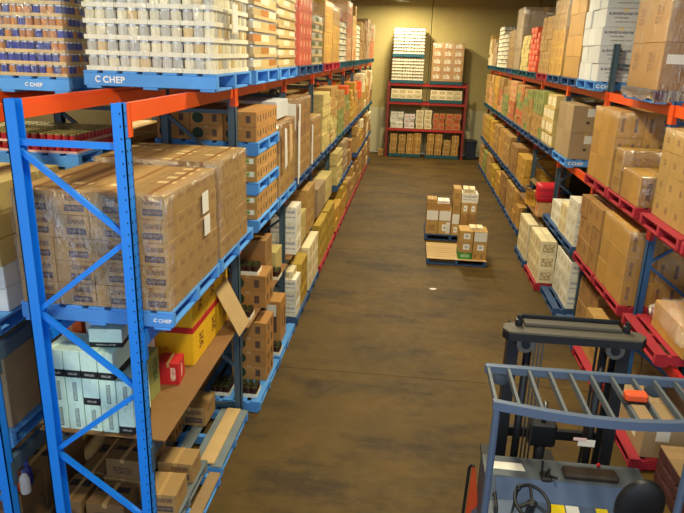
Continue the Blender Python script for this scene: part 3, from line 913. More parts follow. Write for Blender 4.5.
part('corner_strip', MB().box(-1.535, -1.525, 8.755, 8.81, 2.29, 3.3), M['white'], e)
e = place('L', 2, 'b', 'M', 'b', ('tan carton load', 'tan', .7, 3, 3, 4))
part('corner_strip', MB().box(-1.535, -1.525, 9.915, 9.98, 2.29, 2.9), M['white'], e)
place('L', 3, 'a', 'M', 'b', ('beige flat tray stack', 'beige', 1.0, 2, 3, 10), wrap=False)
place('L', 3, 'b', 'M', 'b', ('beige flat tray stack', ['beige', 'tan'], 1.05, 2, 3, 11), wrap=False)
place('L', 4, 'a', 'M', 'g', ('mixed green carton load', ['green', 'tan'], .9, 2, 3, 5), wrap=False)
place('L', 4, 'b', 'M', 'b', ('tan and orange carton stack', ['tan', 'green', 'orangebox'], .95, 2, 3, 5), wrap=False)
place('L', 5, 'a', 'M', 'b', ('olive carton stack', ['olive', 'gold'], .8, 2, 3, 4), wrap=False)
place('L', 5, 'b', 'M', 'b', ('orange-topped carton stack', ['gold', 'tan', 'orangebox'], .95, 2, 2, 4), wrap=False)
place('L', 6, 'a', 'M', 'b', ('orange and tan carton stack', ['tan', 'orangebox'], .9, 2, 2, 4), wrap=False)
place('L', 6, 'b', 'M', 'g', ('golden carton stack', ['gold', 'cream'], 1.1, 2, 2, 4), wrap=False)
place('L', 7, 'a', 'M', 'g', ('tan carton stack', ['tan', 'gold', 'cream'], 1.15, 2, 2, 5), wrap=False)
place('L', 7, 'b', 'M', 'g', ('salmon carton stack', ['pink', 'tan'], 1.1, 2, 2, 5), wrap=False)
place('L', 8, 'a', 'M', 'g', ('brown and cream carton stack', ['brown', 'cream'], 1.1, 2, 2, 5), wrap=False)

# ================================================================ LEFT ROW, low level: bay 0 shelf
sb = empty('shelf_board', (-2.1, 4.9, 1.25), 'wide brown particle board shelf under the mint and yellow cartons', 'shelf')
for i in range(2):
    part('panel', MB().bbox(-2.6 + i * .485, -2.6 + (i + 1) * .485 - .004, 3.83, 6.1, 1.257, 1.272, .003), M['board'], sb)
ZS = 1.2725
MG = 'mint cartons on the brown shelf board'
cols = 5
cw = .128
for k in range(3):
    for i in range(cols):
        xx = -2.5 + i * .127
        blk = (k == 2 and i < 4) or (k == 1 and i == 2) or (k == 0 and i == 4)
        if k == 2 and i == 4: continue
        carton(xx, xx + .122, 3.86, 4.16, ZS + k * .215, ZS + (k + 1) * .215, 'mintblk' if blk else 'mint',
               f'mint green carton{" with black band" if blk else ""}, {["bottom", "middle", "top"][k]} row, {ORD[i]} from the rear post, brown shelf', MG, tape='minttape')
carton(-2.22, -1.98, 3.95, 4.2, ZS + .6455, ZS + .79, 'mintblk', 'mint green carton with black end lying on top of the mint rows', MG, rz=.12, tape='minttape')
carton(-2.38, -2.18, 4.22, 4.42, ZS, ZS + .74, 'whitered', 'white carton with red print behind the mint cartons', 'white cartons behind the mint cartons', tape='tapew')
carton(-2.26, -2.04, 4.45, 4.7, ZS, ZS + .72, 'whitered', 'white carton with red print standing behind the topmost mint carton', 'white cartons behind the mint cartons', tape='tapew')
carton(-2.57, -2.4, 4.2, 4.44, ZS, ZS + .735, 'orangebox', 'orange carton behind the white cartons on the shelf', None)
carton(-2.02, -1.93, 4.3, 4.5, ZS, ZS + .4, 'green', 'narrow green carton between mint and yellow cartons', None)
carton(-2.0, -1.82, 4.6, 4.8, ZS, ZS + .2, 'redbox', 'small red carton lying before the yellow cartons', None, rz=.1)
carton(-2.3, -2.12, 4.72, 4.9, ZS, ZS + .3, 'redbox', 'red carton standing deep beside the yellow cartons', None)
YG = 'yellow cartons on the brown shelf board'
for k in range(2):
    for j in range(3):
        if k == 1 and j == 3: continue
        carton(-2.36, -1.8, 4.96 + j * .37, 4.96 + (j + 1) * .37 - .004, ZS + k * .37, ZS + (k + 1) * .37, 'yellow',
               f'large yellow carton with red band, {["bottom", "top"][k]} row, {ORD[j]} from the mint cartons', YG, swap=False)
# stray flap of a carton hanging into the aisle
fp = empty('cardboard_flap', (-1.72, 5.75, 1.2), 'loose tan cardboard flap hanging from the yellow cartons into the aisle', 'cardboard')
def quad_plate(pts, th):
    p = [Vector(q) for q in pts]
    n = (p[1] - p[0]).cross(p[3] - p[0]).normalized() * th
    return MB().add(p + [q + n for q in p], [(0, 1, 2, 3), (7, 6, 5, 4), (0, 4, 5, 1), (1, 5, 6, 2), (2, 6, 7, 3), (3, 7, 4, 0)])
part('panel', quad_plate([(-1.795, 5.62, 1.74), (-1.79, 6.0, 1.74), (-1.58, 6.08, 1.24), (-1.585, 5.7, 1.24)], .006), M['wood'], fp)
part('crease', MB().bar((-1.797, 5.63, 1.748), (-1.792, 5.99, 1.748), .012, .004), M['tape'], fp)

# bay 1 low shelf
sb = empty('shelf_board', (-2.1, 7.4, 1.05), 'brown board shelf under the fruit cartons and jar trays, second bay', 'shelf')
for i in range(2):
    part('panel', MB().bbox(-2.6 + i * .48, -2.6 + (i + 1) * .48 - .004, 6.29, 8.54, 1.057, 1.072, .003), M['board'], sb)
Z2 = 1.0725
FG = 'fruit cartons on the second bay shelf'
carton(-2.02, -1.58, 6.86, 7.26, Z2, Z2 + .2, 'fruit', 'lower fruit carton with green circle on the second bay shelf', FG)
carton(-2.02, -1.58, 6.86, 7.26, Z2 + .2, Z2 + .4, 'fruit', 'upper fruit carton with green circle on the second bay shelf', FG)
carton(-2.12, -1.68, 7.3, 7.66, Z2, Z2 + .36, 'brown', 'lower big brown carton behind the fruit cartons, second bay shelf', 'big brown cartons on the second bay shelf')
carton(-2.12, -1.68, 7.3, 7.66, Z2 + .36, Z2 + .7, 'brown', 'upper big brown carton behind the fruit cartons, second bay shelf', 'big brown cartons on the second bay shelf')
carton(-2.58, -2.2, 6.4, 7.2, Z2, Z2 + .6, 'brown', 'brown carton deep on the second bay shelf beside the rear rack', None)
carton(-2.1, -1.72, 8.1, 8.5, Z2, Z2 + .3, 'beige', 'beige carton at the far end of the second bay shelf', None)
M['jar_brown'] = newmat('jar_brown', (70, 40, 34), .25, 0, .2, 8, randv=.3)
def jar_tray(x, y, z, label, nx=4, ny=3, tray='traywhite', body='jar_brown', s=.075):
    e = empty('jar_tray', (x, y, z), label, 'jar tray', 'trays of jars')
    t = .004; sx, sy = nx * s, ny * s
    mb = MB().box(x - sx / 2, x + sx / 2, y - sy / 2, y + sy / 2, z, z + t)
    for a, b, c, d in ((-sx / 2, sx / 2, -sy / 2, -sy / 2 + t), (-sx / 2, sx / 2, sy / 2 - t, sy / 2), (-sx / 2, -sx / 2 + t, -sy / 2 + t, sy / 2 - t), (sx / 2 - t, sx / 2, -sy / 2 + t, sy / 2 - t)):
        mb.box(x + a, x + b, y + c, y + d, z + t, z + .045)
    part('tray', mb, M[tray], e)
    for i in range(nx):
        for j in range(ny):
            link('jar', can_mesh(f'jar_{body}', s * .44, .11, M[body], M['lid_dark']), e, (x - sx / 2 + s * (i + .5) , y - sy / 2 + s * (j + .5), z + t + .001))
    return e
jar_tray(-1.83, 6.98, Z2 + .4, 'white tray of dark jars on the fruit cartons, second bay shelf', body='jar_brown')
jar_tray(-1.78, 7.95, Z2, 'white tray of jars on the second bay shelf edge', body='jar_brown')
jar_tray(-1.82, 6.56, Z2, 'white tray of dark jars before the fruit cartons on the second bay shelf')
# bay 1 floor
pallet(-2.62, -1.53, 6.3, 7.4, 0, M['palblue'], 'blue pallet on the floor under fruit cartons, second bay near half', text=(.1,))
loose(-2.0, -1.56, 6.8, 7.2, .14, (.19, .19, .19, .19), 1, 1, 'fruit', 'fruit carton', 'floor pallet under the second shelf', 'fruit cartons stacked on the floor pallet')
carton(-2.58, -2.24, 6.4, 7.3, .14, .7, 'brown', 'brown carton deep on the floor pallet, second bay near half', None)
jar_tray(-1.7, 6.5, .14, 'white tray of dark jars on the floor pallet edge, second bay near half', nx=3, ny=3)
jar_tray(-1.66, 7.6, .14, 'white tray of dark jars on the floor pallet edge beside the upright carton', nx=3, ny=3)
jar_tray(-2.02, 6.52, .14, 'white tray of dark jars deep on the floor pallet, second bay', nx=3, ny=4)
pallet(-2.62, -1.53, 7.46, 8.56, 0, M['palblue'], 'blue pallet on the floor, second bay far half under white cartons')
c = carton(-1.92, -1.6, 7.84, 8.2, .14, .76, 'fruit', 'upright tan carton with white label at the aisle edge, second bay', None)
face_label(c, '-y', -.1, .3, .15, .42)
# bay 0 floor
pallet(-2.72, -1.62, 5.08, 6.12, 0, M['palblue'], 'worn grey-blue pallet on the floor below the yellow cartons', topmat=M['palgrey'], boards=6, bearer_axis='x')
link('timber_plank', MB().bbox(-.075, .075, -.5, .5, 0, .02, .003).mesh('timber_plank', [M['wood']]), None, (-1.775, 5.6, .1405))
tag(bpy.data.objects['timber_plank'], 'pale pinkish timber plank lying on the worn floor pallet by the aisle', 'plank')
FB = 'brown cartons on the worn floor pallets'
carton(-2.34, -1.98, 5.72, 6.08, .14, .36, 'talcart', 'brown printed carton at the far end of the worn floor pallet', FB)
carton(-2.45, -2.2, 5.4, 5.62, .14, .3, 'fruit', 'small brown carton with dark mark on the worn floor pallet', FB)
pallet(-2.72, -1.60, 3.95, 5.0, 0, M['palblue'], 'blue-grey floor pallet with pale edge plank below the mint cartons', topmat=M['palwood'])
pallet(-2.7, -1.72, 3.97, 4.98, .14, M['palgrey'], 'second worn pallet stacked on the floor pallet below the mint cartons', boards=6)
ZP = .28
for i, (a, b, c_, d, h, rz) in enumerate(((-2.06, -1.74, 4.62, 4.86, .2, 0.0), (-2.4, -2.1, 4.66, 4.94, .2, .03), (-2.42, -2.08, 4.34, 4.6, .2, -.04), (-2.02, -1.74, 4.2, 4.5, .2, .03), (-2.66, -2.44, 4.4, 4.9, .2, 0), (-2.42, -2.1, 4.02, 4.3, .2, 0), (-2.68, -2.46, 4.02, 4.36, .2, 0))):
    w_ = ['at the aisle edge below the shelf board', 'below the mint cartons by the worn deck', 'in the middle of the worn pallet', 'near the aisle post of the blue frame', 'deep by the rear post', 'in the near row under the mint cartons', 'at the near corner by the rear post'][i]
    carton(a, b, c_, d, ZP, ZP + h, 'talcart' if i < 4 else 'dkbrown', f'brown carton {w_}', FB, rz=rz)
carton(-2.4, -2.1, 4.36, 4.6, ZP + .2, ZP + .38, 'dkbrown', 'dark-topped brown carton stacked second high on the worn pallet', FB, rz=-.04)

# ---------------- bays 2 and on, low level and floor
wb2 = slot_geo('L', 2, 'a')
loose(-2.0, -1.6, 8.98, 9.4, ZL + .02, (.25, .24, .24), 2, 1, 'whitebox', 'white carton', 'third bay shelf', 'white cartons on the third bay shelf', tape='tapew')
loose(-2.1, -1.62, 9.46, 10.0, ZL + .02, (.24, .24), 1, 2, 'beige', 'beige carton', 'third bay shelf', 'beige cartons on the third bay shelf')
loose(-2.2, -1.62, 10.1, 10.9, ZL + .02, (.25, .25, .25), 1, 2, 'tan', 'tan carton', 'third bay shelf', 'tan cartons on the third bay shelf')
for b in (2, 3):
    sb = empty('shelf_board', (-2.1, LF[b] + 1.2, ZL), f'brown board shelf at the low level, {ORD[b]} bay opposite the forklift', 'shelf')
    for i in range(2):
        part('panel', MB().bbox(-2.6 + i * .48, -2.6 + (i + 1) * .48 - .004, LF[b] + .09, LF[b + 1] - .09, ZL + .006, ZL + .019, .003), M['board'], sb)
loose(-2.2, -1.62, 11.3, 12.3, ZL + .02, (.26, .26), 1, 3, 'grey', 'grey-brown carton', 'fourth bay shelf', 'grey-brown cartons on the fourth bay shelf')
loose(-2.2, -1.62, 12.4, 13.4, ZL + .02, (.1, .1, .1, .1, .1), 1, 2, 'beige', 'beige flat carton', 'fourth bay shelf', 'beige flat cartons on the fourth bay shelf')
# floor
def floor_pal(bay, s, pal):
    x0, x1, y0, y1, wh = slot_geo('L', bay, s)
    mk, cn = PC[pal]
    pallet(x0, x1, y0, y1, 0, M[mk], f'{cn} floor pallet, {wh}', full=y0 < 13)
    return x0, x1, y0, y1
x0, x1, y0, y1 = floor_pal(2, 'a', 'b')
loose(-1.98, -1.56, y0 + .02, y0 + .42, .14, (.2, .2, .2), 2, 1, 'whitebox', 'white carton', 'third bay floor near end', 'white cartons on the third bay floor pallet', tape='tapew')
loose(-2.1, -1.56, y0 + .46, y1 - .02, .14, (.25, .25, .2), 1, 2, 'olive', 'yellow-brown carton', 'third bay floor', 'yellow-brown cartons, third bay floor')
carton(-1.96, -1.62, y0 + .05, y0 + .4, .741, .85, 'cream', 'cream carton with open top on the white cartons, third bay floor', None)
x0, x1, y0, y1 = floor_pal(2, 'b', 'b')
loose(-2.15, -1.55, y0 + .02, y1 - .02, .14, (.25, .25, .25), 2, 3, 'cream', 'cream carton', 'third bay floor far half', 'cream cartons, third bay floor far half')
for s in 'ab':
    x0, x1, y0, y1 = floor_pal(3, s, 'r')
    half = 'near half' if s == 'a' else 'far half'
    loose(-2.2, -1.56, y0 + .02, y1 - .02, .14, (.26, .26, .26), 2, 3, 'olive', 'olive-yellow carton', f'fourth bay {half} floor', f'olive-yellow cartons on the floor, fourth bay {half}')
place('L', 4, 'a', 'F', 'r', ('low golden carton stack', 'gold', .52, 2, 3, 2), wrap=False)
place('L', 4, 'b', 'F', 'r', ('golden carton stack', ['gold', 'olive'], .75, 2, 3, 3), wrap=False)
place('L', 5, 'a', 'F', 'r', ('low tan carton stack', ['tan', 'brown'], .6, 2, 3, 2), wrap=False)
place('L', 5, 'b', 'F', 'r', ('tan carton stack', 'tan', .78, 2, 3, 3), wrap=False)
place('L', 6, 'a', 'F', 'r', ('tall brown carton stack', 'brown', 1.0, 2, 3, 3), wrap=False)
place('L', 6, 'b', 'F', 'r', ('tall tan carton stack', 'tan', 1.3, 2, 3, 4), wrap=False)
place('L', 7, 'a', 'F', 'r', ('brown carton stack', 'brown', .9, 2, 3, 3), wrap=False)
place('L', 7, 'b', 'F', 'r', ('tan carton stack', ['tan', 'cream'], .8, 2, 2, 3), wrap=False)
place('L', 8, 'a', 'F', 'b', ('brown carton stack', 'brown', .8, 2, 2, 3), wrap=False)
for bay, s, ds, mk, h in ((4, 'a', 'striped flat tray stack', 'beige', .7), (4, 'b', 'dark flat tray stack', 'grey', .8), (5, 'a', 'brown carton stack', 'brown', .6), (6, 'a', 'tan carton stack', 'tan', .75), (6, 'b', 'golden and cream carton stack', ['gold', 'cream'], .85), (7, 'a', 'brown carton stack', 'brown', .8), (7, 'b', 'cream carton stack', ['cream', 'tan'], .7), (8, 'a', 'brown and cream carton stack', ['brown', 'cream'], .7)):
    place('L', bay, s, 'L', 'b', (ds, mk, h, 2, 2, 8 if 'flat' in ds else 3), wrap=False)

# ================================================================ RIGHT ROW
# top level
e = place('R', 1, 'a', 'T', 'b', ('tall film-wrapped brown load', 'brown', 1.5, 2, 2, 3), text=None)
part('label', MB().box(2.66, 2.84, 7.418, 7.423, 3.98, 4.08), M['paper'], e)
mb = MB()
rs = random.Random(9)
pts_ = [(2.59, 8.55)] + [(2.59, 8.55 - i * .14) for i in range(1, 9)] + [(2.59 + i * .14, 7.43) for i in range(9)]
vs = []
for (x, y) in pts_:
    for zz in (ZTR + .15, ZTR + .09, ZTR + .06 - rs.uniform(0, .045)):
        vs.append((x - rs.uniform(0, .02), y - rs.uniform(0, .012), zz))
mb.add(vs, [(3 * i + j, 3 * i + j + 1, 3 * i + j + 4, 3 * i + j + 3) for i in range(len(pts_) - 1) for j in range(2)])
part('film_skirt', mb, M['film2'], e, True)
place('R', 2, 'a', 'T', 'b', ('white printed carton load', 'whitebig', 1.5, 2, 3, 6), text=(.02,), tape='tapew', wrap=False)
place('R', 2, 'b', 'T', 'b', ('orange-brown carton load', 'labelled', 1.35, 2, 2, 4))
place('R', 3, 'a', 'T', 'b', ('golden tan carton load', ['gold', 'tan'], 1.35, 2, 3, 5))
place('R', 3, 'b', 'T', 'r', ('tan carton load', 'tan', 1.1, 2, 3, 5), wrap=False)
place('R', 4, 'a', 'T', 'g', ('red-orange carton stack', 'redorange', .95, 2, 3, 8), wrap=False)
place('R', 4, 'b', 'T', 'g', ('beige flat carton stack', 'beige', .8, 2, 3, 8), wrap=False)
place('R', 5, 'a', 'T', 'g', ('tall grey wrapped load', 'grey', 1.5, 1, 2, 3))
place('R', 5, 'b', 'T', 'b', ('tan wrapped load', 'tan', 1.0, 2, 2, 3))
top_can('R', 6, 'a', 'g', 8, .12, ['can_cream', 'can_steel'], 'traywhite', 'lid_dark', 'white striped can load')
top_can('R', 6, 'b', 'g', 10, .12, ['can_cream', 'can_steel'], 'traywhite', 'lid_dark', 'tall white striped can load')
place('R', 7, 'a', 'T', 'g', ('grey-brown flat carton stack', 'grey', .85, 2, 2, 7), wrap=False)
place('R', 7, 'b', 'T', 'g', ('cream flat carton stack', ['cream', 'tan'], 1.0, 2, 2, 8), wrap=False)
# middle level
e = place('R', 0, 'b', 'M', 'r', ('film-wrapped dotted carton load', 'dotted', .94, 3, 4, 4), ix=.08)
place('R', 0, 'a', 'M', 'r', ('film-wrapped brown carton load', 'dotted', .94, 3, 4, 4), ix=.08)
x0, x1, y0, y1, wh = slot_geo('R', 1, 'a')
pallet(x0, x1, y0, y1, ZMR, M['palred'], f'red pallet, middle level, {wh}')
e = carton_load(x0 + .03, x1 - .02, y0 + .02, y1 - .42, ZMR + .14, .36, 2, 2, 1, 'labelled', f'low film-wrapped tan cartons, middle level, {wh}', seed=31, fmat='film3')
e = carton_load(x0 + .03, x1 - .02, y1 - .36, y1 - .02, ZMR + .14, .55, 2, 1, 2, 'tan', 'film-wrapped tan cartons behind the low ones, middle level, second bay', seed=32, fmat='film3')
place('R', 1, 'b', 'M', 'r', ('tall film-wrapped tan carton load', 'labelled', .98, 3, 3, 3))
x0, x1, y0, y1, wh = slot_geo('R', 2, 'a')
y0, y1 = 10.98, 12.08
pallet(x0, x1, y0, y1, ZMR, M['palblue'], 'blue pallet with white lettering under big grey-brown cartons, middle level', text=(.04,))
o = loose(x0 + .02, x1 - .02, y0 + .02, y1 - .02, ZMR + .14, (.44, .44), 2, 2, 'grey', 'big grey-brown carton', 'third bay middle level', 'big grey-brown cartons on the lettered pallet', aisle='-x')
for k in ((0, 0, 0), (0, 0, 1)): face_label(o[k], '-y', -.05, .35, .1, .4)
place('R', 3, 'a', 'M', 'b', ('pale lettered carton stack', 'letters', .95, 3, 3, 4), wrap=False)
place('R', 3, 'b', 'M', 'b', ('tan green-print carton stack', ['tan', 'green'], .95, 2, 3, 4), wrap=False)
place('R', 4, 'a', 'M', 'b', ('mixed green carton stack', ['tan', 'green'], .9, 2, 3, 5), wrap=False)
place('R', 4, 'b', 'M', 'b', ('mixed red carton stack', ['mixred', 'green', 'tan'], .95, 2, 3, 5), wrap=False)
place('R', 5, 'a', 'M', 'b', ('red-print carton stack', ['mixred', 'pink'], 1.0, 2, 3, 6), wrap=False)
place('R', 5, 'b', 'M', 'b', ('green-print carton stack', ['green', 'tan'], 1.0, 2, 2, 5), wrap=False)
place('R', 6, 'a', 'M', 'g', ('salmon carton stack', ['pink', 'mixred', 'tan'], 1.1, 2, 3, 6), wrap=False)
place('R', 6, 'b', 'M', 'g', ('tan carton stack', ['tan', 'gold'], 1.1, 2, 2, 4), wrap=False)
place('R', 7, 'a', 'M', 'g', ('tan and salmon carton stack', ['pink', 'tan'], 1.1, 2, 3, 5), wrap=False)
place('R', 7, 'b', 'M', 'g', ('tan carton stack', ['tan'], 1.1, 2, 2, 5), wrap=False)
# low level
x0, x1, y0, y1, wh = slot_geo('R', 0, 'b')
pallet(x0, x1, y0, y1, ZL, M['palred'], f'red pallet, low level, {wh}')
e = carton_load(x0 + .2, x1 - .1, y0 - .1, y1 - .3, ZL + .14, .3, 2, 2, 1, 'labelled', 'loosely film-wrapped golden cartons on the red pallet beside the forklift', seed=41, wrap=False)
rnd = random.Random(5)
mb = MB()
n = 16
vs, fs = [], []
for j in range(n + 1):
    for i in range(n + 1):
        u, v = i / n, j / n
        edge = min(u, 1 - u, v, 1 - v)
        zz = ZL + .14 + .305 + .05 * rnd.random() + .03 - (.2 * (1 - edge / .12) * rnd.uniform(.7, 1.1) if edge < .12 else 0)
        vs.append((x0 + .14 + u * .92, y0 - .16 + v * .98, zz))
for j in range(n):
    for i in range(n):
        a = j * (n + 1) + i
        fs.append((a, a + 1, a + n + 2, a + n + 1))
mb.add(vs, fs)
part('stretch_film', mb, M['film3'], e, True)
place('R', 1, 'a', 'L', 'r', ('film-wrapped tan carton load', 'labelled', .92, 3, 3, 3))
place('R', 1, 'b', 'L', 'r', ('brown taped carton load', ['brown'], .9, 3, 3, 3), tape='tapew', wrap=False)
x0, x1, y0, y1, wh = slot_geo('R', 2, 'a')
pallet(x0, x1, y0, y1, ZL, M['palblue'], f'blue pallet, low level, {wh}')
loose(x0 + .03, x0 + .6, y0 + .02, y0 + .6, ZL + .14, (.24, .24, .22), 2, 2, 'whitebox', 'white carton', 'third bay low level', 'white cartons at the low level near half', aisle='-x', tape='tapew')
loose(x0 + .03, x0 + .6, y0 + .62, y1, ZL + .14, (.25, .25), 2, 2, 'cream', 'cream carton', 'third bay low level', 'cream cartons at the low level near half', aisle='-x', tape='tapew')
x0, x1, y0, y1, wh = slot_geo('R', 2, 'b')
pallet(x0, x1, y0, y1, ZL, M['palblue'], f'blue pallet, low level, {wh}')
loose(x0 + .05, x0 + .7, y0 + .02, y0 + .7, ZL + .14, (.22, .16), 2, 2, 'whitebox', 'white carton', 'third bay low far half', 'white cartons at the low level far half', aisle='-x', tape='tapew')
sb = empty('shelf_board', (3, RF[3] + 1.2, ZL), 'brown board shelf at the low level under the red bundle', 'shelf')
for i in range(2):
    part('panel', MB().bbox(2.52 + i * .5, 2.52 + (i + 1) * .5 - .004, RF[3] + .09, RF[4] - .09, ZL + .006, ZL + .019, .003), M['board'], sb)
carton(2.55, 2.86, 12.4, 12.7, ZL + .02, ZL + .28, 'pink', 'plain salmon carton under the red bundle', None)
# red bundle
M['redbag'] = newmat('red_bag', (206, 22, 44), .5, 0, .15, 8, bump=.4)
rb = empty('red_bundle', (2.72, 12.58, ZL + .28), 'bright red wrapped bundle on the salmon carton', 'bundle')
bm = bmesh.new(); bmesh.ops.create_cube(bm, size=1)
bmesh.ops.subdivide_edges(bm, edges=bm.edges[:], cuts=4, use_grid_fill=True)
for v in bm.verts:
    q = v.co.copy(); v.co = q * (1 - .12 * max(0, q.length - .55)) + Vector((rnd.uniform(-.02, .02),) * 3)
    v.co = Vector((2.72 + v.co.x * .4, 12.58 + v.co.y * .34, ZL + .292 + .17 + v.co.z * .34))
mb = MB().add([v.co[:] for v in bm.verts], [[v.index for v in f.verts] for f in bm.faces]); bm.free()
part('bag', mb, M['redbag'], rb, True)
for z_ in (.12, .24):
    part('strap', MB().box(2.505, 2.935, 12.395, 12.4, ZL + .28 + z_, ZL + .28 + z_ + .02), M['palred'], rb)
# opened cartons on the shelf behind
for i, (x, y, rz) in enumerate(((2.7, 13.4, .5), (3.0, 14.1, -.4))):
    c = carton(x - .17, x + .17, y - .17, y + .17, ZL + .02, ZL + .3, 'gold', f'opened golden carton with raised flaps, {["beside the red bundle", "deep behind the red bundle"][i]}', 'opened cartons on the board shelf', rz=rz)
    for s in (-1, 1):
        mb = MB().add([(s * .5, -.5, .5), (s * .5, .5, .5), (s * .95, .5, .95), (s * .95, -.5, .95), (s * .51, -.5, .5), (s * .51, .5, .5), (s * .96, .5, .94), (s * .96, -.5, .94)],
                      [(0, 1, 2, 3), (7, 6, 5, 4), (0, 4, 5, 1), (1, 5, 6, 2), (2, 6, 7, 3), (3, 7, 4, 0)])
        fo = bpy.data.objects.new('flap', mb.mesh('flap', [M['wood']])); COL.objects.link(fo); fo.parent = c
for bay, s, ds, mk, h in ((4, 'a', 'golden slanted carton stack', 'gold', .6), (4, 'b', 'brown carton stack', 'brown', .7), (5, 'a', 'tan carton stack', 'tan', .8), (5, 'b', 'orange-brown carton stack', 'labelled', .8), (6, 'a', 'tan carton stack', 'tan', .8), (6, 'b', 'golden carton stack', 'gold', .8), (7, 'a', 'olive carton stack', 'olive', .8), (7, 'b', 'tan carton stack', 'tan', .8)):
    place('R', bay, s, 'L', 'b', (ds, mk, h, 2, 2, 3), wrap=False)
# floor
for i in range(3):
    pallet(2.63, 3.47, 4.93, 5.7, i * .141, M['paldark'], f'dark maroon pallet, {["bottom", "middle", "top"][i]} of the empty stack beside the forklift', topmat=M['palwood'] if i == 2 else None, bearer_axis='y', group='empty pallets beside the forklift')
pallet(2.43, 3.52, 5.84, 6.94, 0, M['palred'], 'red floor pallet under grey-brown labelled cartons beside the forklift')
o = loose(2.53, 3.37, 5.88, 6.88, .14, (.36,), 2, 2, 'grey', 'grey-brown carton', 'red pallet beside the forklift', 'labelled cartons beside the forklift', aisle='-x')
for k in o:
    if k[1] == 0: face_label(o[k], '-y', -.2, .12, .05, .38)
    if k[0] == 0: face_label(o[k], '-x', -.1, .2, -.2, .25)
x0, x1, y0, y1, wh = slot_geo('R', 1, 'a')
pallet(2.47, 3.52, y0, y1, 0, M['palred'], f'red floor pallet, {wh}')
loose(2.57, 3.47, y0 + .03, y1 - .03, .14, (.3, .3), 2, 3, 'tan', 'tan carton', 'second bay floor', 'tan cartons on the second bay floor pallet', aisle='-x')
x0, x1, y0, y1, wh = slot_geo('R', 1, 'b')
pallet(2.47, 3.52, y0, y1, 0, M['palblue'], f'blue floor pallet, {wh}')
loose(2.74, 3.5, y0 + .03, y1 - .1, .14, (.35, .35), 2, 2, 'brown', 'brown carton', 'second bay floor far half', 'brown cartons, second bay floor far half', aisle='-x')
pallet(2.47, 3.52, 9.9, 10.98, 0, M['palblue'], 'blue floor pallet under the stacked white cartons', text=None)
loose(2.66, 3.24, 9.92, 10.94, .14, (.26, .26, .26), 2, 4, 'whitebox', 'white carton', 'blue floor pallet', 'white cartons stacked on the blue floor pallet', aisle='-x', tape='tapew')
pallet(2.37, 3.47, 11.06, 12.16, 0, M['palred'], 'red floor pallet under cream cartons beyond the white cartons')
loose(2.41, 2.7, 11.1, 12.12, .14, (.26, .26, .26), 1, 4, 'cream', 'cream carton', 'red floor pallet', 'cream cartons on the red floor pallet', aisle='-x', tape='tapew')
pallet(2.37, 3.47, 12.36, 13.46, 0, M['palblue'], 'blue floor pallet under cream cartons below the red bundle')
loose(2.41, 2.7, 12.4, 13.4, .14, (.27, .27, .2), 1, 3, 'cream', 'cream carton', 'pallet below the red bundle', 'cream cartons below the red bundle', aisle='-x', tape='tapew')
for bay, s, h, mk in ((4, 'a', 1.0, 'labelled'), (4, 'b', .8, 'tan'), (5, 'a', .9, 'brown'), (5, 'b', .6, 'gold'), (6, 'a', .6, 'olive'), (6, 'b', .8, 'tan'), (7, 'a', .7, 'green'), (7, 'b', .7, 'tan')):
    place('R', bay, s, 'F', 'b', ({'labelled': 'orange-brown', 'tan': 'tan', 'brown': 'brown', 'gold': 'golden', 'olive': 'olive', 'green': 'green-print'}[mk] + ' carton stack', mk, h, 2, 2, 3), wrap=False)

# ================================================================ END RACK
def end_load(x0, x1, z, h, nx, nz, mk, desc, pal=True, tape='tapew', wrap=False, can=False, ny=2):
    ya, yb = 25.9, 26.9
    if pal:
        pallet(x0, x1, ya, yb, z, M['palgreen'], f'dark teal pallet under the {desc}', full=False)
        z += .14
    if can:
        return can_load(x0 + .02, x1 - .02, ya + .02, yb - .02, z, nz, h / nz, 3, 2, 4, 4, ['can_cream', 'can_cream'], 'traywhite', 'lid_dark', desc, 1, fine=False, wrap=False, lip=.05)
    return carton_load(x0 + .02, x1 - .02, ya + .02, yb - .02, z, h, nx, ny, nz, mk, desc, wrap=wrap, tape=tape)
end_load(-.92, .36, 2.88, .84, 3, 7, 'cream', 'lower of two stacked white can loads, end rack top', can=True)
end_load(-.90, .34, 3.86, .96, 3, 8, 'cream', 'upper of two stacked white can loads, end rack top', can=True)
end_load(.62, 1.86, 2.88, 1.42, 3, 5, 'salmonglint', 'film-wrapped salmon carton load on top of the end rack', wrap=True)
end_load(-.90, .36, 2.17, .36, 4, 2, 'cream', 'cream carton load below the white can loads, end rack')
end_load(.64, 1.92, 2.17, .36, 4, 2, 'cream', 'cream carton load below the salmon load, end rack')
ER = 'cartons on the lower shelf of the end rack'
sb = empty('shelf_board', (.55, 26.4, 1.14), 'timber board shelf low on the end rack', 'shelf')
for i in range(2):
    part('panel', MB().bbox(-.9, 1.98, 25.94 + i * .46, 25.94 + (i + 1) * .46 - .004, 1.141, 1.16, .003), M['board'], sb)
for i, (xa, xb, h, mk, nm) in enumerate(((-.85, -.35, .62, 'whitebox', 'grey-white carton stack'), (-.3, .1, .55, 'whitered', 'white and lilac carton stack'), (.16, .46, .72, 'cream', 'cream carton column'), (.5, .78, .72, 'cream', 'second cream carton column'), (.84, 1.3, .62, 'mixred', 'red-print carton stack'), (1.34, 1.92, .62, 'mixred', 'red carton stack'))):
    carton_load(xa, xb, 25.95, 26.4, 1.161, h, 1 if xb - xa < .35 else 2, 1, 4 if i in (2, 3) else 3, mk, f'{nm}, {ORD[i]} from the aisle rack opposite the forklift, end rack shelf', wrap=False)
pallet(-.86, .42, 25.9, 26.85, 0, M['palgreen'], 'dark teal pallet on the floor under the end rack, next to the small box', full=False)
pallet(.62, 1.94, 25.9, 26.85, 0, M['palgreen'], 'dark teal pallet on the floor under the end rack, next to the bin', full=False)
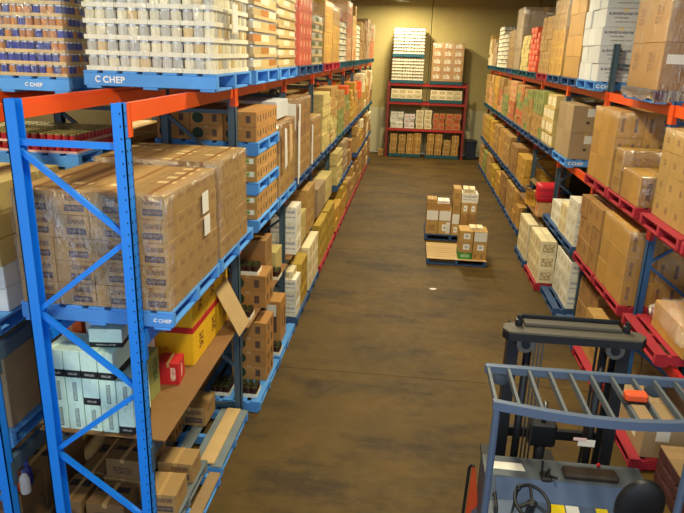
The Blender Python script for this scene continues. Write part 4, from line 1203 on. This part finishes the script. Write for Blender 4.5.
for i, xa in enumerate((-.82, -.48, -.16, .14, .66, .98, 1.32, 1.64)):
    hh = (.78, .76, .8, .84, .84, .84, .6, .8)[i]
    carton_load(xa, xa + .28, 25.94, 26.4, .14, hh, 1, 1, 4, 'tan' if i in (0, 1, 6) else 'labelled', f'tan carton column, {ORD[i]} along the floor under the end rack', wrap=False, tape='tapew')
# bin and small box at the end
bn = empty('waste_bin', (2.4, 26.2, 0), 'dark blue wheeled bin beside the end rack', 'bin')
M['binblue'] = newmat('bin_plastic', (26, 34, 52), .5)
part('body', MB().prism([(2.24, 0.03), (2.60, .03), (2.65, .7), (2.19, .7)], 'y', 25.98, 26.42), M['binblue'], bn)
ld_ = part('lid', MB().bbox(2.17, 2.67, 25.94, 26.46, .7, .76, .02), M['binblue'], bn)
part('handle', MB().tube([(2.24, 26.5, .72), (2.24, 26.55, .74), (2.60, 26.55, .74), (2.60, 26.5, .72)], .014, 6), M['black'], bn)
for xx in (2.26, 2.58):
    part('wheel', MB().tube([(xx - .03, 26.42, .08), (xx + .03, 26.42, .08)], .08, 12), M['black'], bn)
carton(-1.3, -1.02, 26.1, 26.5, 0, .26, 'tan', 'small tan carton on the floor beside the end rack', None)

# ================================================================ pallets standing in the aisle
pallet(.47, 1.65, 12.2, 13.32, 0, M['palblue'], 'half-empty blue pallet in the aisle with bare pale deck boards', topmat=M['wood'], boards=8, bearer_axis='y')
AG = 'cartons on the nearer aisle pallet'
xa = 1.08
carton(xa, xa + .27, 12.24, 12.7, .14, .28, 'greenbox', 'bright green carton at the bottom of the nearer aisle pallet', AG)
carton(xa + .28, xa + .55, 12.24, 12.7, .14, .28, 'labelled', 'orange-brown carton at the bottom of the nearer aisle pallet', AG)
for k in range(2):
    zz = .28 + k * .22
    c1 = carton(xa, xa + .27, 12.24, 12.7, zz, zz + .22, 'whitelab', f'tan carton with white square, {["bottom", "top"][k]} of the aisle column near the bare boards', AG)
    c2 = carton(xa + .28, xa + .55, 12.24, 12.7, zz, zz + .22, 'tan' if k else 'whitelab', f'tan carton, {["bottom", "top"][k]} of the aisle column away from the bare boards', AG)
    if k == 1: face_label(c2, '-y', -.46, .44, -.42, .44)
carton(xa + .2, xa + .46, 12.35, 12.62, .721, .77, 'cream', 'flat cream carton on top of the nearer aisle pallet', AG)
pallet(.45, 1.6, 13.95, 15.05, 0, M['palblue'], 'loaded blue pallet in the aisle behind the half-empty pallet', boards=8, bearer_axis='y')
AG2 = 'cartons on the farther aisle pallet'
for i in range(2):
    xx = .46 + i * .28
    for k, (mk, h) in enumerate((('tan' if i == 0 else 'whitelab', .3), ('tan', .26))):
        zz = .14 + .3 * k
        c = carton(xx, xx + .275, 14.0, 14.45, zz, zz + h, mk, f'tan carton{" with white sheet" if k else ""}, {["lower", "second"][k]} in the {["outer", "inner"][i]} column of the farther aisle pallet', AG2)
        if k == 1: face_label(c, '-y', -.46, .46, -.42, .42)
        if k == 0 and i == 1: face_label(c, '-y', .12, .46, -.4, .45)
carton(.47, .98, 14.02, 14.45, .7, .84, 'brown', 'long brown carton lying across the two sheeted aisle cartons', AG2)
carton(.46, .68, 14.02, 14.4, .84, .93, 'tan', 'small tan carton on the long brown carton in the aisle', AG2)
carton(.7, .96, 14.05, 14.4, .84, .9, 'whitered', 'flat white carton with red print on the long brown carton', AG2, tape='tapew')
for k in range(3):
    zz = .14 + k * .25
    c = carton(1.03, 1.2, 13.98, 14.45, zz, zz + .25, 'whitelab' if k < 2 else 'tan', f'narrow tan carton, {ORD[k]} up in the middle aisle column', AG2)
    if k == 1: face_label(c, '-y', -.46, .46, -.46, .46)
carton(1.03, 1.2, 13.98, 14.45, .89, 1.2, 'tan', 'tall tan carton capping the middle aisle column', AG2)
for i in range(2):
    for k in range(3):
        xx = 1.21 + i * .175; zz = .14 + k * .25
        carton(xx, xx + .172, 13.98, 14.45, zz, zz + .25, 'whitelab' if k == 2 else 'brown', f'tan carton, {ORD[k]} up, tallest aisle stack {["middle", "outer"][i]} column', AG2)
carton(1.21, 1.57, 14.0, 14.44, .893, 1.1, 'whitebox', 'large white carton on top of the tallest aisle stack', AG2, rz=0, tape='tapew')
carton(1.24, 1.5, 14.02, 14.42, 1.102, 1.2, 'cream', 'cream carton capping the tallest aisle stack', AG2, rz=-.05)
sc = empty('paper_scrap', (.57, 10.8, 0), 'small white paper scrap lying on the aisle floor', 'paper')
part('sheet', MB().prism([(.50, 10.78), (.56, 10.74), (.64, 10.79), (.61, 10.84), (.53, 10.83)], 'z', .001, .004), M['paper'], sc)
part('fold', MB().prism([(.56, 10.76), (.61, 10.78), (.58, 10.82)], 'z', .004, .008), M['paper'], sc)

# ================================================================ FORKLIFT
FK = empty('forklift', (1.2, 3.9, 0), 'grey-blue reach forklift with slatted overhead guard and black mast', 'forklift')
M['fkblue'] = newmat('forklift_grey_blue', (76, 92, 118), .45, .1, .1)
M['fkgrey'] = newmat('forklift_grey', (80, 88, 96), .55, .0, .12)
M['fkdark'] = newmat('mast_dark_steel', (34, 36, 42), .4, .4, .2)
M['masttop'] = newmat('mast_top_grey', (84, 80, 72), .55, .2, .12)
M['fkyellow'] = newmat('hazard_yellow', (226, 196, 24), .5)
M['fkorange'] = newmat('orange_panel', (204, 78, 34), .5)
M['rubber'] = newmat('rubber', (22, 22, 24), .8)
M['leather'] = newmat('brown_black_vinyl', (52, 42, 34), .4, 0, .3, 12)
M['chrome'] = newmat('chain_steel', (120, 118, 112), .35, .9)
ZG = 2.05
GXL, GXR = .58, 1.92
YF, YR = 3.84, 3.38
# overhead guard
part('guard_front_bar', MB().bbox(GXL, GXR, YF - .02, YF + .02, ZG - .03, ZG + .03, .006), M['fkblue'], FK)
mb = MB()
N = 10
pr = []
for i in range(N + 1):
    t = i / N
    x = GXL + (GXR - GXL) * t
    pr.append((x, YR - .10 * math.sin(math.pi * t)))
for i in range(N):
    (xa, ya), (xb, yb) = pr[i], pr[i + 1]
    mb.add([(xa, ya - .02, ZG - .025), (xb, yb - .02, ZG - .025), (xb, yb + .02, ZG - .025), (xa, ya + .02, ZG - .025), (xa, ya - .02, ZG + .03), (xb, yb - .02, ZG + .03), (xb, yb + .02, ZG + .03), (xa, ya + .02, ZG + .03)],
           [(3, 2, 1, 0), (4, 5, 6, 7), (0, 1, 5, 4), (1, 2, 6, 5), (2, 3, 7, 6), (3, 0, 4, 7)])
part('guard_rear_bar', mb, M['fkblue'], FK)
for i in range(11):
    t = i / 10
    x = GXL + .02 + (GXR - GXL - .04) * t
    yr = YR - .10 * math.sin(math.pi * t) + .02
    part('guard_slat', MB().bar((x, yr, ZG), (x, YF - .02, ZG), .018, .04), M['fkgrey'], FK)
for x in (GXL + .025, 1.71):
    yy = YR - .10 * math.sin(math.pi * (x - GXL) / (GXR - GXL))
    part('guard_post', MB().tube([(x, yy, ZG - .025), (x, yy, 1.2), (x, yy + .02, .62)], .022, 10), M['fkblue'], FK)
# lamps and beacon
bc = part('beacon', MB().bbox(1.36, 1.49, 3.48, 3.55, ZG + .03, ZG + .085, .012), M['fkorange'], FK)
part('beacon_base', MB().box(1.35, 1.50, 3.47, 3.56, ZG + .0255, ZG + .0305), M['black'], bc)
for x in (.70, 1.70):
    lp = part('work_lamp', MB().lathe([(.03, -.05), (.06, -.03), (.065, .03), (.05, .05)], (x, YF + .09, ZG - .1), 12), M['fkgrey'], FK, True)
    part('lens', MB().lathe([(.045, .05), (.045, .056)], (x, YF + .09, ZG - .1), 12), M['chrome'], lp)
# mast
ZMT = 2.0
for sx, x in ((1, .90), (-1, 1.74)):
    for k, (y, w) in enumerate(((4.66, .09), (4.78, .075))):
        xo = x + sx * .02 * k
        mb = MB().box(xo - w / 2 * 1, xo + w / 2, y - .012, y + .012, .06, ZMT - .02)
        mb.box(min(xo - sx * w / 2, xo - sx * (w / 2 - .014)), max(xo - sx * w / 2, xo - sx * (w / 2 - .014)), y + .012, y + .09, .06, ZMT - .02)
        part('mast_channel', mb, M['fkdark'], FK)
    cy = part('lift_cylinder', MB().tube([(x + sx * .13, 4.72, .1), (x + sx * .13, 4.72, 1.82)], .032, 12), M['fkdark'], FK, True)
    part('piston_rod', MB().tube([(x + sx * .13, 4.72, 1.82), (x + sx * .13, 4.72, ZMT - .05)], .018, 10), M['chrome'], cy, True)
    pu = part('chain_pulley', MB().tube([(x + sx * .085, 4.60, ZMT - .11), (x + sx * .085, 4.635, ZMT - .11)], .07, 18), M['chrome'], FK)
    part('hub', MB().tube([(x + sx * .085, 4.59, ZMT - .11), (x + sx * .085, 4.599, ZMT - .11)], .035, 12), M['fkdark'], pu)
# mast head plate, outer loop and inner bar
mb = MB().prism([(.80, 4.62), (.84, 4.55), (1.82, 4.55), (1.87, 4.62), (1.85, 4.70), (1.74, 4.74), (.9, 4.74), (.82, 4.70)], 'z', ZMT - .004, ZMT + .012)
hp = part('mast_head_plate', mb, M['masttop'], FK)
part('plate_edge', MB().prism([(.80, 4.61), (.84, 4.54), (1.82, 4.54), (1.87, 4.61), (1.85, 4.70), (1.74, 4.74), (.9, 4.74), (.82, 4.70)], 'z', ZMT - .06, ZMT - .005), M['fkdark'], hp)
ib = part('mast_inner_bar', MB().bbox(.97, 1.70, 4.67, 4.76, ZMT + .013, ZMT + .045, .006), M['masttop'], FK)
part('bar_edge', MB().bbox(.955, 1.715, 4.765, 4.785, ZMT + .013, ZMT + .075, .006), M['fkdark'], ib)
for x in (.93, 1.74):
    part('rod_end', MB().lathe([(.03, 0), (.03, .05), (.018, .055), (.018, .085)], (x, 4.69, ZMT + .013), 10), M['fkdark'], FK)
# centre free-lift cylinder, chains, hoses
cy = part('lift_cylinder', MB().tube([(1.24, 4.76, .1), (1.24, 4.76, 1.12)], .045, 14), M['fkdark'], FK, True)
part('piston_rod', MB().tube([(1.24, 4.76, 1.12), (1.24, 4.76, 1.32)], .02, 10), M['chrome'], cy, True)
part('cylinder_collar', MB().bbox(1.13, 1.35, 4.70, 4.82, .92, 1.14, .02), M['fkdark'], cy)
for x in (1.08, 1.11, 1.14):
    part('lift_chain', MB().box(x - .007, x + .007, 4.70, 4.712, .2, ZMT - .05), M['chrome'], FK)
for x in (1.55, 1.585):
    part('hose', MB().tube([(x, 4.72, .2), (x + .01, 4.7, 1.0), (x, 4.72, ZMT - .06)], .011, 6), M['black'], FK)
for z in (.3, .9):
    part('mast_crossbar', MB().bbox(.9, 1.74, 4.86, 4.9, z, z + .1, .01), M['fkdark'], FK)
tg = part('paper_tag', MB().box(1.47, 1.6, 4.53, 4.533, 1.08, 1.14), M['paper'], FK)
part('red_tab', MB().box(1.43, 1.53, 4.526, 4.529, 1.13, 1.155), newmat('tag_pink', (226, 190, 186), .6), tg)
# carriage and forks, lowered
ca = part('fork_carriage', MB().bbox(.96, 1.68, 4.92, 4.97, .15, .5, .01), M['fkdark'], FK)
for x in (.99, 1.62):
    part('fork', MB().box(x - .05, x + .05, 4.975, 5.01, .05, .5).box(x - .05, x + .05, 5.01, 5.95, .05, .09), M['blackmetal'], ca)
# chassis
part('chassis', MB().bbox(.66, 1.78, 2.7, 4.35, .1, .62, .04), M['fkblue'], FK)
for x in (.92, 1.54):
    lg = part('reach_leg', MB().bbox(x, x + .12, 4.36, 5.3, .06, .22, .02), M['fkblue'], FK)
    part('load_wheel', MB().tube([(x + .02, 5.2, .07), (x + .10, 5.2, .07)], .07, 14), M['rubber'], lg)
for x in (.8, 1.55):
    part('drive_wheel', MB().tube([(x, 3.0, .15), (x + .12, 3.0, .15)], .15, 18), M['rubber'], FK)
# dashboard hood
hd = part('dashboard', MB().prism([(3.78, .62), (3.78, .86), (3.84, .9), (3.98, .93), (4.06, 1.08), (4.30, 1.08), (4.35, 1.0), (4.35, .62)], 'x', .70, 1.86), M['fkgrey'], FK)
part('dash_step', MB().prism([(3.85, .905), (3.975, .932), (4.05, 1.072), (4.045, 1.078), (3.97, .945), (3.845, .918)], 'x', .78, 1.84), M['fkblue'], hd)
part('dash_label', MB().prism([(.74, 4.13), (1.0, 4.13), (.985, 4.22), (.735, 4.22)], 'z', 1.081, 1.084), M['paper'], hd)
part('tool_tray', MB().bbox(1.27, 1.66, 4.08, 4.2, 1.075, 1.125, .015), M['leather'], hd)
for a, b in ((1.15, 1.26), (1.48, 1.56)):
    part('hazard_stripe', MB().box(a, b, 3.772, 3.779, .80, .86), M['fkyellow'], hd)
    part('hazard_stripe', MB().prism([(3.86, .922), (3.96, .944), (3.96, .948), (3.86, .926)], 'x', a, b), M['fkyellow'], hd)
part('dash_sticker', MB().prism([(3.86, .922), (3.96, .944), (3.96, .948), (3.86, .926)], 'x', 1.27, 1.36), M['paper'], hd)
lv = part('lever_cluster', MB().bbox(1.10, 1.18, 4.04, 4.14, 1.05, 1.10, .01), M['black'], hd)
for i in range(3):
    x = 1.11 + i * .028
    part('lever', MB().tube([(x, 4.09, 1.09), (x - .015 + .02 * i, 4.06 - .03 * i, 1.24 - .05 * i)], [.006, .012], 8), M['blackmetal'], lv)
part('red_knob', MB().lathe([(.012, 0), (.016, .012), (.01, .025)], (1.56, 4.27, 1.085), 10), newmat('knob_red', (220, 40, 30), .4), hd)
part('grab_handle', MB().tube([(.76, 3.95, .98), (.76, 3.92, 1.03), (.76, 3.80, 1.0), (.76, 3.78, .93)], .012, 8), M['black'], hd)
# steering wheel
sc_ = Vector((.985, 3.76, 1.10)); tilt = Matrix.Rotation(R(24), 3, 'X') @ Matrix.Rotation(R(14), 3, 'Y')
ring = [sc_ + tilt @ Vector((.125 * math.cos(2 * math.pi * k / 24), .125 * math.sin(2 * math.pi * k / 24), 0)) for k in range(24)]
sw = part('steering_wheel', MB().tube(ring, .013, 8, closed=True), M['black'], FK, True)
mb = MB()
for a in (90, 210, 330):
    mb.tube([sc_, sc_ + tilt @ Vector((.12 * math.cos(R(a)), .12 * math.sin(R(a)), 0))], .011, 6)
part('spoke', mb, M['black'], sw)
part('hub', MB().lathe([(.03, -.02), (.036, 0), (.02, .015)], tuple(sc_), 12), M['black'], sw)
part('steering_knob', MB().lathe([(.012, 0), (.02, .02), (.012, .045)], tuple(sc_ + tilt @ Vector((-.1, .06, .01))), 10), M['black'], sw)
part('steering_column', MB().tube([sc_ + Vector((0, 0, -.01)), (1.0, 3.86, .92)], .03, 10), M['black'], FK)
part('control_lever', MB().tube([(.86, 3.78, .95), (.90, 3.86, 1.12)], [.007, .011], 8), M['black'], FK)
# seat, seen from behind
st = link('seat', None, FK, (1.55, 3.3, .62))
part('cushion', MB().bbox(1.44, 1.78, 3.2, 3.58, .62, .95, .04), M['black'], st)
bm = bmesh.new(); bmesh.ops.create_uvsphere(bm, u_segments=20, v_segments=12, radius=1)
for v in bm.verts:
    q = v.co
    f = .25 * max(0, -q.z)
    v.co = Vector((1.62 + q.x * .155, 3.62 + q.y * .07 - .04 * q.z, 1.26 + q.z * .23))
mb = MB().add([v.co[:] for v in bm.verts], [[v.index for v in f.verts] for f in bm.faces]); bm.free()
part('backrest', mb, M['black'], st, True)
# orange side panel with black edge
op = part('side_panel', MB().prism([(.635, .99), (.655, .99), (.745, .40), (.615, .40)], 'y', 4.26, 4.285), M['fkorange'], FK)
part('panel_edge', MB().tube([(.596, 4.27, .40), (.612, 4.27, .97), (.63, 4.265, 1.0), (.652, 4.262, .995)], .012, 8), M['black'], op)
